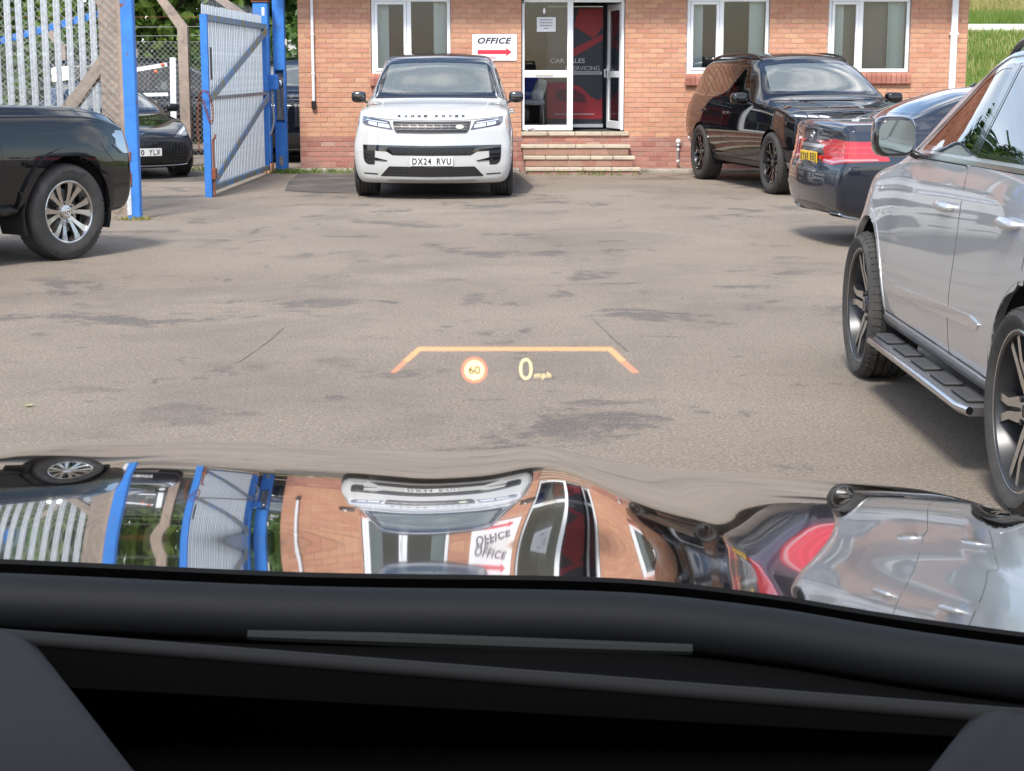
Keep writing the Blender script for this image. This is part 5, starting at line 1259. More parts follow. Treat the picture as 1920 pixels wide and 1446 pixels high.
# roof: soffit, fascia, gutter, pantiles
MB().box((X0-.35,-.42,EAVE+.002), (X1+.35,.02,EAVE+.03)).build('soffit', upvc, office)
MB().box((X0-.35,-.45,EAVE-.01), (X1+.35,-.422,EAVE+.20)).build('fascia', upvc, office)
MB().tube([(X0-.36,-.51,EAVE+.13),(X1+.36,-.51,EAVE+.13)], .055, 12).build('gutter', pw, office, True)
def pantiles(xa, xb, rise, run, tile=.30, gauge=.33):
    """wavy tiles laid in overlapping courses up a hipped slope"""
    nx = int((xb-xa)/tile*8); rows = int(math.hypot(rise, run)/gauge); v, f = [], []
    th = math.atan2(rise, run); c, s_ = math.cos(th), math.sin(th)
    for r_ in range(rows):
        for e in (0, 1):
            t = (r_ + e)*gauge + (.03 if e else 0); lift = .045 if e == 0 else .012
            inset = t*c*.95
            for k in range(nx+1):
                x = xa + (xb-xa)*k/nx; x = min(max(x, xa+inset), xb-inset)
                h = .022*math.cos(2*math.pi*x/tile) + lift
                v.append((x, -.55 + t*c - h*s_, EAVE + .16 + t*s_ + h*c))
    for r_ in range(rows):
        o0, o1 = (2*r_)*(nx+1), (2*r_+1)*(nx+1)
        for k in range(nx): f.append((o0+k, o0+k+1, o1+k+1, o1+k))
        if r_:
            p1 = (2*r_-1)*(nx+1)
            for k in range(nx): f.append((p1+k, p1+k+1, o0+k+1, o0+k))
    return v, f
v, f = pantiles(X0-.4, X1+.4, 2.75, 4.95)
tm = brick_mat('roof_tile', [(.30,.13,.085),(.36,.16,.105),(.27,.11,.075)])
stuff(mesh_obj('roof_tiles', v, f, tm, office, True))
mesh_obj('roof_back', [(X0-.4,-.5,EAVE+.15),(X1+.4,-.5,EAVE+.15),(X1+.4,9.3,EAVE+.15),(X0-.4,9.3,EAVE+.15),(X0+4.2,4.4,EAVE+2.88),(X1-4.2,4.4,EAVE+2.88)], [(1,2,5),(2,3,4,5),(3,0,4),(0,3,2,1)], tm, office)

# sign beside the door
sg_ = thing('office_sign', 'white OFFICE sign with a red arrow fixed to the brick wall', 'sign', (-.27, WY-.012, 1.91))
MB().bbox((-.345,-.006,-.20), (.345,.006,.20), .003).build('board', mat('sign_white', (.80,.80,.81), .35), sg_)
lettering('lettering', 'OFFICE', .53, .098, lambda a, b: (a, -.0085, .105 + b), mat('sign_navy', (.035,.036,.06), .5), sg_, bold=.045, shear=.3, spacing=1.12)
MB().prism([(-.265,-.032),(.18,-.032),(.18,-.065),(.265,0),(.18,.065),(.18,.032),(-.265,.032)][::-1], -.0095, -.0065, 'xz').build('arrow', mat('sign_red', (.62,.02,.045), .45), sg_)
for q in sg_.children:
    if q.name.startswith('arrow'): q.location.z = -.068
lettering('lettering', 'JRS', .10, .034, lambda a, b: (a - .025, -.0085, -.160 + b), MATS['sign_red'], sg_, bold=.03, shear=.2)

# roller banner just inside the doorway
bn = thing('roller_banner', 'tall red and black roller banner reading CAR SALES standing inside the doorway', 'banner', (1.02, WY+1.15, .64))
bw, bh = .90, 1.92
MB().box((-bw/2,0,.07), (bw/2,.006,bh)).build('banner_sheet', mat('banner_navy', (.020,.024,.036), .5), bn)
MB().bbox((-bw/2-.02,-.05,0), (bw/2+.02,.08,.07), .01).build('banner_base', M_['satin'], bn)
MB().bbox((-bw/2,-.006,bh), (bw/2,.012,bh+.025), .004).build('top_bar', M_['satin'], bn)
red = mat('banner_red', (.36,.012,.022), .5)
shapes = [[(.06,1.90),(.45,1.90),(.45,1.62),(.30,1.42),(.10,1.55),(-.02,1.62)], [(-.12,1.22),(.45,1.50),(.45,1.40),(-.05,1.12)], [(-.45,.72),(-.10,.72),(.10,.66),(.26,.50),(.38,.44),(.45,.50),(.45,.14),(-.45,.14)], [(-.45,1.16),(.12,1.16),(.12,1.00),(-.45,1.00)]]
for k, p in enumerate(shapes[:3]): MB().prism(p, -.003 - .0*k, -.0008, 'xz').build('banner_graphic', red, bn)
MB().prism([(-.30,.62),(.0,.62),(.16,.52),(.20,.40),(-.30,.44)], -.0055, -.0035, 'xz').build('banner_graphic', mat('banner_dark_red', (.10,.008,.014), .5), bn)
wt = mat('banner_white', (.55,.53,.54), .5)
lettering('lettering', 'CAR SALES', .56, .075, lambda a, b: (a - .12, -.006, 1.075 + b), wt, bn, bold=.015)
lettering('lettering', '& SERVICING', .56, .070, lambda a, b: (a + .12, -.006, .955 + b), wt, bn)
MB().box((-.40,-.0045,.855), (.44,-.002,.905)).build('banner_stripe', wt, bn)
for k in range(16): MB().box((-.17+k*.036,-.0065,.872), (-.17+k*.036+.028,-.0048,.888)).build('banner_small_print', MATS['banner_navy'], bn)
for k in range(18): MB().box((-.32+k*.036,-.0052,.213), (-.32+k*.036+.029,-.0035,.228)).build('banner_small_print', wt, bn)
# chair with a jacket, desk and papers behind the fixed pane
ch = thing('office_chair', 'blue and grey draped office chair just behind the fixed door pane', 'chair', (.30, WY+.62, .64))
MB().sup((0,.10,.62), (.42,.10,.50), .5, rot=Matrix.Rotation(R(-8), 3, 'X')).build('backrest', mat('chair_blue', (.03,.05,.28), .8), ch, True)
MB().sup((0,-.12,.42), (.44,.44,.10), .5).build('seat', mat('chair_grey', (.42,.40,.40), .8), ch, True)
MB().sup((.13,.06,.60), (.20,.14,.40), .7, rot=Matrix.Rotation(R(20), 3, 'Y')).build('jacket', mat('jacket_grey', (.45,.43,.43), .9, vary=.3, vscale=12), ch, True)
for x, y in ((-.18,-.30),(.18,-.30),(-.18,.10),(.18,.10)): MB().tube([(x,y,.40),(x*1.15,y*1.1,0)], .014, 8).build('leg', M_['satin'], ch, True)
dk = thing('desk', 'pale desk with papers at the back of the entrance room', 'desk', (.62, WY+2.3, .64))
MB().bbox((-.8,-.35,.70), (.8,.35,.74), .006).build('desk_top', mat('desk_top', (.42,.47,.52), .4), dk)
for x in (-.74, .74): MB().bbox((x-.03,-.33,0), (x+.03,.33,.70), .004).build('leg', M_['satin'], dk)
pp = tag(MB().bbox((.55,WY+2.15,1.385), (1.05,WY+2.45,1.41), .003).build('paper_stack', mat('paper', (.62,.62,.64), .8)), 'stack of white papers lying on the desk inside', 'papers')
# curtain-like vertical blind to the right of the banner
vb = thing('vertical_blind', 'grey-blue vertical blind hanging inside beside the open door leaf', 'blind', (1.62, WY+1.7, .64))
for k in range(7): MB().bbox((k*.10-.12, (k%2)*.03, .02), (k*.10-.03, .012+(k%2)*.03, 2.05), .003).build('slat', mat('blind_grey_blue', (.16,.20,.24), .8), vb)

# ------------------------------------------------------------------ gates and fences
bluep = mat('gate_blue', (.028,.165,.50), .55, vary=.18, vscale=6., stain=(.14,.055,.03), sscale=7., sth=(.62,.66), bump=.15, bscale=40)
blueg = mat('brace_blue', (.10,.24,.46), .6, stain=(.22,.19,.06), sscale=6., sth=(.42,.60), bump=.2, bscale=60)
galv = mat('galvanised_steel', (.50,.53,.56), .55, .30, vary=.22, vscale=30., stain=(.34,.36,.38), sscale=9., sth=(.55,.70))
rust = mat('rusty_iron', (.20,.065,.035), .85, .2, vary=.35, vscale=40., bump=.4, bscale=120)
conc = mat('post_concrete', (.30,.235,.19), .92, vary=.2, vscale=9., bump=.35, bscale=70, stain=(.17,.14,.12), sscale=6., sth=(.50,.70))
wirem = mat('wire_grey', (.33,.34,.33), .5, .6)
def pale_mesh(h, nm='pale', w=.068, spread=.012):
    """W-section palisade pale with a three-pronged top"""
    pr = [(-w/2,.0),(-w/4,.014),(0,0),(w/4,.014),(w/2,0)]; th = .003; v, f = [], []
    for z in (0, h): v += [(x, y, z) for x, y in pr]
    f += [(i, i+1, i+6, i+5) for i in range(4)]
    n = len(v); v += [(x, y+th, z) for z in (0, h) for x, y in pr]; f += [(n+i+5, n+i+6, n+i+1, n+i) for i in range(4)]
    f += [(0, 5, n+5, n), (4, n+4, n+9, 9)]
    for x, dx, dy, hh in ((-w/2+.008, -.030, 0, .10), (0, 0, .035, .13), (w/2-.008, .030, 0, .10)):
        k = len(v); v += [(x-.009,.004,h-.01),(x+.009,.004,h-.01),(x+.006+dx*.6,.004+dy*.5,h+hh*.65),(x-.006+dx*.6,.004+dy*.5,h+hh*.65),(x+dx,.004+dy,h+hh)]; f += [(k,k+1,k+2,k+3),(k+3,k+2,k+4)]
    me = bpy.data.meshes.new(nm); me.from_pydata(v, [], f); me.materials.append(galv); me.update(); return me
# right-hand leaf, swung open towards the camera
gate = thing('gate_leaf', 'blue-framed palisade gate leaf standing open beside the office', 'gate', (-3.74, 26.32, 0), 0)
GL = 4.82; ang = math.atan2(21.5 - 26.32, -3.80 + 3.74); gate.rotation_euler = (0, 0, ang)      # local +x runs from hinge to free end; local +y faces the camera side
def gp(x, y, z): return (x, y, z)
for nm, p, q, w in (('stile', (.04,0,.06), (.04,0,2.25), .07), ('stile', (GL,0,.0), (GL,0,2.25), .085), ('top_rail', (0,0,2.21), (GL,0,2.21), .075), ('bottom_rail', (0,0,.10), (GL,0,.10), .07)):
    MB().bar(p, q, w, w).build(nm, bluep if nm == 'stile' else blueg, gate)
MB().bar((0,0,1.22), (GL,0,1.22), .045, .045).build('middle_rail', mat('rail_worn', (.24,.25,.26), .6, .3, stain=(.10,.12,.2), sscale=8.), gate)
MB().bar((GL-.06,.045,1.22), (.02,.045,2.16), .02, .10).build('brace', blueg, gate); MB().bar((GL-.06,.045,.16), (.02,.045,1.18), .02, .10).build('brace', blueg, gate)
pm = pale_mesh(2.27)
n_ = 37
for k in range(n_):
    o = bpy.data.objects.new('pale', pm); link(o, gate); o.location = (.12 + k*(GL-.22)/(n_-1), -.025, .10 + random.uniform(-.006,.006)); o.rotation_euler = (0, random.uniform(-.006,.006), math.pi)
MB().bar((GL-.35,.01,1.45), (GL-.35,.01,1.85), .02, .05).build('slot_plate', mat('slot_dark', (.08,.085,.09), .6), gate)
MB().bbox((GL-.05,.045,.22), (GL+.05,.10,.36), .008).build('bolt_box', rust, gate)
MB().tube([(GL+.01,.07,-.0),(GL+.01,.07,.72)], .014, 8).build('drop_bolt', rust, gate, True)
MB().tube(curve_pts([(GL+.01,.07,.70),(GL+.03,.10,.74),(GL-.01,.10,.77),(GL-.01,.07,.70)], 5), .012, 8).build('bolt_handle', rust, gate, True)
# hinge post with its box, and the latch post
gpst = thing('gate_post', 'thick blue steel gate post carrying the hinge box', 'post', (-3.83, 26.62, 0))
MB().bbox((-.11,-.11,.16), (.115,.11,2.58), .012).build('post', bluep, gpst); MB().bbox((-.13,-.13,2.58), (.135,.13,2.60), .004).build('cap', rust, gpst)
MB().bbox((-.125,-.125,0), (.13,.125,.15), .01).build('footing', mat('footing_brick', (.45,.22,.13), .9, vary=.4, vscale=20), gpst)
MB().bbox((-.20,-.30,1.22), (.13,-.112,1.52), .02).build('hinge_box', bluep, gpst)
MB().bbox((.12,-.20,1.27), (.26,-.05,1.50), .01).build('hinge_arm', bluep, gpst)
MB().tube(curve_pts([(-.02,-.16,1.22),(-.02,-.17,.80),(.03,-.17,.62),(.12,-.17,.60),(.18,-.17,.80),(.16,-.17,1.24)], 8), .016, 8).build('flexible_conduit', mat('conduit_grey', (.28,.29,.31), .5), gpst, True)
MB().bbox((.03,-.115,2.38),(.07,-.10,2.50),.004).build('junction_box', upvc, gpst)
lp = thing('latch_post', 'slimmer blue latch post with a cut-out showing the lock', 'post', (-3.60, 26.93, 0))
b = MB()
b.bbox((-.09,-.09,0), (.09,.09,.76), .01); b.bbox((-.09,-.09,1.56), (.09,.09,3.3), .01); b.box((-.09,-.088,.76), (-.065,.088,1.56)); b.box((.065,-.088,.76), (.09,.088,1.56)); b.box((-.065,.05,.76), (.065,.088,1.56))
b.build('post', bluep, lp)
MB().bbox((-.062,.0,.80), (.062,.048,1.52), .004).build('lock_body', mat('lock_grey', (.26,.23,.20), .7, .2, vary=.4, vscale=25.), lp); MB().sup((0,-.02,1.36), (.09,.05,.11), .9).build('lock_dial', M_['satin'], lp, True)
MB().tube([(.02,-.03,1.30),(.02,-.03,1.0)], .008, 6).build('lock_rod', M_['satin'], lp, True); MB().bbox((.085,-.05,1.94),(.12,0,2.04),.006).build('sensor', mat('letterbox_cream', (.62,.55,.45), .4), lp)
MB().bbox((-.03,-.094,.10),(.03,-.0905,.24),.002).build('foot_plate', mat('lock_grey', (.26,.23,.20), .7), lp)
# chain hanging on the open leaf
chn = thing('chain', 'rusty iron chain looped over the free end of the open gate leaf', 'chain', (-3.80, 21.42, 0))
path = curve_pts([(-.10,.06,.55),(-.11,.05,.9),(-.08,.02,1.20),(-.03,-.06,1.30),(.06,-.06,1.28),(.10,-.04,1.05),(.07,-.05,.92),(.02,-.06,1.08),(-.02,-.06,1.22)], 12)
acc, last, k = 0, path[0], 0
for p in path[1:]:
    acc += (p - last).length
    if acc > .036:
        acc = 0; d = (p - last).normalized(); a = d.orthogonal().normalized() if k % 2 else d.cross(d.orthogonal()).normalized()
        ring = [p + d*(.026*math.cos(t)) + a*(.014*math.sin(t)) for t in np.linspace(0, 2*math.pi, 11)]
        MB().tube(ring, .0052, 5, False).build('chain_link', rust, chn); k += 1
    last = p
# left-hand leaf, closed back against the fence, and its post
lpost = thing('gate_post', 'tall scuffed blue steel post left of the gateway, nearest the camera', 'post', (-4.03, 18.28, 0))
MB().bbox((-.062,-.062,0), (.068,.062,3.2), .008).build('post', bluep, lpost)
for z, h in ((.62,.10),(.36,.14)): MB().bbox((-.07,-.074,z), (-.005,-.060,z+h), .006).build('hinge_pad', rust, lpost)
MB().box((-.066,-.070,.05), (-.02,-.0625,.60)).build('bare_strip', galv, lpost)
lf = thing('gate_leaf', 'galvanised palisade gate leaf with a blue sloping brace, behind the black off-roader', 'gate', (-4.56, 19.75, 0), R(176))
LW = 3.9
MB().bar((0,.03,2.40), (LW,.03,2.40), .05, .07).build('top_rail', bluep, lf); MB().bar((0,.03,.25), (LW,.03,.25), .05, .07).build('bottom_rail', bluep, lf)
MB().bar((.0,.035,2.22), (LW,.035,1.22), .03, .075).build('brace', bluep, lf)
pm2 = pale_mesh(2.9, 'pale', .076)
for k in range(27):
    o = bpy.data.objects.new('pale', pm2); link(o, lf); o.location = (0.02 + k*.142, .075, .06); o.rotation_euler = (0, random.uniform(-.004,.004), 0)
# concrete posts
def conc_post(label, x, y, h, w=.14, tip=(-.38,.0,.46), strut=None, group='concrete fence posts'):
    t = thing('concrete_post', label, 'post', (x, y, 0), 0, group)
    b = MB(); q = [(0,0,0),(0,0,h),(tip[0],tip[1],h+tip[2])]
    hw = w/2
    MB().add([(-hw,-hw,0),(hw,-hw,0),(hw,hw,0),(-hw,hw,0),(-hw,-hw,h),(hw,-hw,h+.04),(hw,hw,h+.04),(-hw,hw,h),
              (tip[0]-hw*.7,-hw*.8,h+tip[2]),(tip[0]+hw*.8,-hw*.8,h+tip[2]+.05),(tip[0]+hw*.8,hw*.8,h+tip[2]+.05),(tip[0]-hw*.7,hw*.8,h+tip[2])],
             [(3,2,1,0),(0,1,5,4),(1,2,6,5),(2,3,7,6),(3,0,4,7),(4,5,9,8),(5,6,10,9),(6,7,11,10),(7,4,8,11),(8,9,10,11)]).build('shaft', conc, t)
    if strut: MB().bar(strut[0], strut[1], .13, .13).build('strut', conc, t)
    return t
conc_post('concrete corner post with a sloping strut beside the blue post', -4.37, 19.05, 2.25, .24, (-.30,0,.45), ((-.05,.0,1.72),(-1.02,.12,.55)))
conc_post('cranked concrete fence post rising behind the black saloon', -5.36, 28.4, 2.22, .16, (-.34,0,.46))
conc_post('slim concrete post seen between the galvanised pales, nearer the left edge', -6.05, 20.3, 2.4, .12, (-.3,0,.4)); conc_post('concrete post at the left edge behind the pales', -5.72+-1.0, 20.6, 2.1, .15, (-.3,0,.4))
conc_post('cranked concrete post showing above the open gate leaf', -4.55, 29.6, 2.45, .17, (-.55,0,.38))
conc_post('far concrete post in the second fence line', -7.6, 35.0, 1.9, .15, (-.35,0,.4)); conc_post('farthest leaning concrete post beyond the parked black SUV', -9.1, 35.2, 2.0, .15, (-.35,0,.4))
# chain-link mesh and barbed strands
def chainlink(label, A, B, z0, z1, pitch=.062, r=.0022, strands=(), y_=0):
    A = Vector((*A, 0)); B = Vector((*B, 0)); t = thing('wire_fence', label, 'fence', A); D = B - A; Ln = D.length; d = D.normalized(); H = z1 - z0
    b = MB(); s_ = -H
    while s_ < Ln:
        for sg in (1, -1):
            # a wire climbing at 45 degrees, cut to the panel
            a0, a1 = max(0, s_), min(Ln, s_ + H)
            if a1 - a0 < .03: continue
            za, zb = (z0 + a0 - s_, z0 + a1 - s_) if sg > 0 else (z1 - (a0 - s_), z1 - (a1 - s_))
            p, q = d*a0 + Vector((0,0,za)), d*a1 + Vector((0,0,zb)); b.bar(p, q, r*2, r*2)
        s_ += pitch*1.414
    stuff(b.build('wire_mesh', wirem, t, normals_fix=False))
    for z in (z0+.03, (z0+z1)/2, z1): MB().tube([Vector((0,0,z)), d*Ln + Vector((0,0,z))], .0028, 4).build('line_wire', wirem, t)
    for dz, oy in strands:
        pts = [Vector((0,0,z1+dz)) + d*Ln*k/6 + Vector((0,0,-.03*math.sin(math.pi*k/6))) for k in range(7)]; w = MB().tube(pts, .004, 4)
        w.build('barbed_strand', rust if dz > .35 else wirem, t)
    return t
chainlink('chain-link fence with barbed strands behind the black saloon', (-9.5,28.35), (-4.0,28.45), .05, 2.02, strands=((.12,0),(.26,0),(.42,0)))
chainlink('chain-link mesh stretched behind the galvanised pales', (-8.0,18.95), (-4.30,18.88), .05, 2.7, .066, .0022)
chainlink('narrow chain-link return beside the tall blue post', (-4.22,18.85), (-4.12,18.40), .05, 2.35, .05, .0024)
# low white barrier bar and the parked vehicles beyond the fence
br = thing('barrier', 'white raised barrier bar with an orange marker behind the fence', 'barrier', (-6.55, 30.2, 0))
MB().bar((-.9,0,1.42), (.55,0,1.66), .05, .07).build('bar', upvc, br); MB().bar((.62,0,0), (.66,0,1.78), .08, .10).build('post', upvc, br); MB().bar((-.9,.02,0), (-.9,.02,1.42), .08, .08).build('post', upvc, br)
MB().bar((-.9,0,1.12), (.55,0,1.15), .05, .06).build('bar', upvc, br)
for x, z in ((.48,1.66),(.36,1.54)): MB().sup((x,-.05,z), (.07,.05,.05), .8).build('marker', mat('marker_orange', (.75,.14,.03), .4), br, True)

# ------------------------------------------------------------------ trees, hedges, grass
def leafm(name, c):
    m = mat(name, c, .6, vary=.45, vscale=1.3); m.node_tree.nodes['Principled BSDF'].inputs['Specular IOR Level'].default_value = .3
    t = m.node_tree; b = t.nodes['Principled BSDF']
    tr = nn(t, 'ShaderNodeBsdfTranslucent'); tr.inputs[0].default_value = (c[0]*1.5, c[1]*1.6, c[2]*.8, 1); a = nn(t, 'ShaderNodeMixShader'); a.inputs[0].default_value = .3
    o = [n for n in t.nodes if n.type == 'OUTPUT_MATERIAL'][0]; t.links.new(b.outputs[0], a.inputs[1]); t.links.new(tr.outputs[0], a.inputs[2]); t.links.new(a.outputs[0], o.inputs[0]); return m
LEAF = [leafm('leaf_dark', (.035,.070,.020)), leafm('leaf_mid', (.065,.120,.028)), leafm('leaf_bright', (.12,.19,.035))]
bark = mat('bark', (.09,.07,.05), .9, vary=.3, bump=.5, bscale=30)
def crown(cx, cy, z0, z1, rad, n, size, blobs=9, seed=0):
    """leaf quads spread through overlapping clumps"""
    g = np.random.default_rng(seed); P = []
    C = np.stack([g.normal(0, .45, blobs)*rad, g.normal(0, .45, blobs)*rad, g.uniform(.15, .95, blobs)*(z1-z0)], 1); rb = g.uniform(.35, .62, blobs)*rad
    k = g.integers(0, blobs, n); u = g.normal(size=(n,3)); u /= np.linalg.norm(u, axis=1)[:,None]; rr = g.uniform(.55, 1., n)**.6
    c = C[k] + u*(rb[k]*rr)[:,None]*np.array([1,1,.85]); c[:,2] = np.maximum(c[:,2], .05) + z0; c[:,0] += cx; c[:,1] += cy
    a = u + g.normal(0,.7,(n,3)); a /= np.linalg.norm(a, axis=1)[:,None]; t = np.cross(a, g.normal(size=(n,3))); t /= np.linalg.norm(t, axis=1)[:,None]; w = np.cross(a, t)
    s_ = size*g.uniform(.6,1.4,n)[:,None]; v = np.stack([c - t*s_, c + w*s_*.55, c + t*s_, c - w*s_*.55], 1).reshape(-1,3)
    return v, np.arange(4*n).reshape(-1,4)
def np_mesh(name, v, f, m, parent=None):
    me = bpy.data.meshes.new(name); me.vertices.add(len(v)); me.vertices.foreach_set('co', v.astype(np.float32).ravel()); me.loops.add(f.size); me.loops.foreach_set('vertex_index', f.ravel().astype(np.int32))
    me.polygons.add(len(f)); me.polygons.foreach_set('loop_start', np.arange(0, f.size, 4, dtype=np.int32)); me.polygons.foreach_set('loop_total', np.full(len(f), 4, np.int32)); me.materials.append(m); me.update(calc_edges=True)
    return link(bpy.data.objects.new(name, me), parent)
def tree(label, x, y, h, rad, li, n=9000, size=.13, seed=0, z0=0., group=None, lo=.12):
    t = thing('tree', label, 'tree', (x, y, z0), 0, group); g = random.Random(seed)
    b = MB(); b.tube(curve_pts([(0,0,-.1),(.05,.03,h*.25),(-.08,.05,h*.5),(.05,0,h*.8)], 5), [.16*(1-.8*i/15) for i in range(16)], 8)
    for k in range(7):
        z = h*(.2+.08*k); a = g.uniform(0,6.28); b.tube(curve_pts([(0,0,z),(math.cos(a)*rad*.4,math.sin(a)*rad*.4,z+h*.10),(math.cos(a)*rad*.75,math.sin(a)*rad*.75,z+h*.22)], 4), [.06,.055,.05,.045,.04,.035,.03,.02,.012], 6)
    b.build('trunk', bark, t, True)
    v, f = crown(0, 0, h*lo, h, rad, n, size, 16, seed); np_mesh('crown', v, f, LEAF[li], t); return t
SP = [(-15.0,43,8.5,3.2,0,'dark leafy tree beyond the pales at the far left'), (-12.3,39,7.5,2.8,1,'mid-green tree behind the left gate leaf'), (-9.8,42,8.5,3.0,0,'dark green tree behind the cranked concrete post'),
      (-7.6,38,7.0,2.3,2,'bright yellow-green tree behind the fence post'), (-6.9,45,9.0,3.0,0,'dark tree rising behind the open gate leaf'), (-4.9,40.5,7.5,2.1,1,'mid-green tree between the blue posts and the office corner')]
for i, (x, y, h, r_, li, lb_) in enumerate(SP): tree(lb_, x, y, h, r_, li, 11000, .12, 20+i, group='trees beyond the yard fence')
und = [crown(x, y, 0, 2.3, 2.2, 3500, .10, 10, 60+i) for i, (x, y) in enumerate([(-13.5,37),(-11,38.5),(-8.8,37.5),(-6.4,39.5),(-4.4,38)])]
v = np.vstack([a for a, _ in und]); stuff(np_mesh('undergrowth', v, np.arange(len(v)).reshape(-1,4), LEAF[1])); tag(bpy.data.objects['undergrowth'], 'tangled green undergrowth along the foot of the trees', 'undergrowth')
# bank, lane and hedges to the right of the office
grassm = mat('grass_field', (.14,.175,.045), .85, vary=.35, vscale=.6, stain=(.20,.20,.07), sscale=.35, sth=(.45,.62))
def bank_z(y): return (max(0, .55 + (min(y, 60) - 36)*.0985) + max(0, y - 60)*.050) if y > 31 else 0
bk = struct(mesh_obj('grass_bank', [(7.5,30.4,-.05),(60,30.4,-.05)] + [p for y in (31.5,36,45,55,60,66,80,95,140) for p in ((7.5 if y < 37 else 3.0, y, bank_z(min(y,80))), (90, y, bank_z(min(y,80))))],
    [(2*i, 2*i+1, 2*i+3, 2*i+2) for i in range(9)], grassm))
lane_m = mat('lane_tarmac', (.20,.19,.18), .9, vary=.1); kerb_m = mat('kerb_pale', (.55,.53,.50), .8)
struct(mesh_obj('lane', [(3,60.2,bank_z(60.2)+.02),(90,59.0,bank_z(59)+.02),(90,62.0,bank_z(62)+.02),(3,63.2,bank_z(63.2)+.02)], [(0,1,2,3)], lane_m))
def kb2(y0, y1): return struct(MB().bar((3,y0,bank_z(y0)+.06), (90,y1,bank_z(y1)+.06), .14, .12).build('kerb', kerb_m))
kb2(60.1,58.9); kb2(63.35,62.15)
struct(MB().bar((3,72,bank_z(72)+.03), (90,70.5,bank_z(70.5)+.03), .25, .14).build('kerb', kerb_m))
g = np.random.default_rng(5)
def blades(n, xr, yr, hmin, hmax, name, m, label, zf=bank_z, wd=.012):
    x = g.uniform(*xr, n); y = g.uniform(*yr, n); z = np.array([zf(q) for q in y]); h = g.uniform(hmin, hmax, n); a = g.uniform(0, 6.28, n); w = wd*(.5+y/60); lx = g.normal(0,.25,n)*h; ly = g.normal(0,.25,n)*h
    dx, dy = np.cos(a)*w, np.sin(a)*w*.3
    v = np.stack([np.stack([x-dx,y-dy,z-.02],1), np.stack([x+dx,y+dy,z-.02],1), np.stack([x+dx*.4+lx,y+dy*.4+ly,z+h],1), np.stack([x-dx*.4+lx,y-dy*.4+ly,z+h],1)], 1).reshape(-1,3)
    o = np_mesh(name, v, np.arange(4*n).reshape(-1,4), m); stuff(o); tag(o, label, 'grass'); return o
gl1 = leafm('grass_green', (.11,.17,.03)); gl2 = leafm('grass_straw', (.30,.27,.11))
blades(42000, (8.5,24), (33,58.5), .06, .20, 'long_grass', gl1, 'long green grass on the bank right of the office'); blades(6000, (8.5,24), (33,58.5), .12, .32, 'long_grass', gl2, 'straw-coloured seed heads in the grass on the bank')
blades(9000, (12,34), (64,71), .2, .6, 'long_grass', gl1, 'grass verge between the lane and the far kerb'); blades(9000, (14,38), (72.5,78), .4, 1.2, 'long_grass', gl2, 'tall pale grass below the hedge on the far bank')
for i, (x, y, h, r_, li, lb_) in enumerate([(21.5,80,5.5,2.6,0,'dark hedge tree just right of the office corner on the far bank'), (24.8,79,5.0,2.6,2,'bright green bush in the hedge beyond the lane')]):
    tree(lb_, x, y, h, r_, li, 8000, .17, 40+i, bank_z(80)-.4, 'hedge on the far bank', .0)
# weeds at the wall foot and round the posts
def weeds(x, y, label, n=160, s_=.16, m=None, hs=.6):
    zz = lambda q: 0
    xx = g.normal(x, s_, n); yy = g.normal(y, s_*.5, n); h = g.uniform(.03,.13,n)*hs; a = g.uniform(0,6.28,n); w = .006; lx = g.normal(0,.5,n)*h; ly = g.normal(0,.5,n)*h; dx, dy = np.cos(a)*w, np.sin(a)*w; z = np.zeros(n)
    v = np.stack([np.stack([xx-dx,yy-dy,z],1), np.stack([xx+dx,yy+dy,z],1), np.stack([xx+dx+lx,yy+dy+ly,h],1), np.stack([xx-dx+lx,yy-dy+ly,h],1)],1).reshape(-1,3)
    o = np_mesh('weeds', v, np.arange(4*n).reshape(-1,4), m or gl1); stuff(o); tag(o, label, 'weeds')
weeds(-3.45, 26.55, 'weeds growing at the foot of the latch post', 320, .22); weeds(-2.7, 26.68, 'thin weeds along the kerb left of the white car', 300, .32); weeds(-4.55, 27.3, 'weeds at the fence foot beside the black saloon', 500, .3)
weeds(-4.0, 18.2, 'dry moss and weeds round the foot of the tall blue post', 160, .10, gl2, .35); weeds(1.2, 26.15, 'weeds along the bottom step', 120, .4)
lfv = tag(mesh_obj('fallen_leaf', [(-2.325,7.97,.006),(-2.30,7.94,.012),(-2.27,7.96,.016),(-2.295,7.99,.010)], [(0,1,2,3)], leafm('leaf_yellow', (.45,.48,.12))), 'single yellow-green leaf lying on the tarmac at the left', 'leaf')

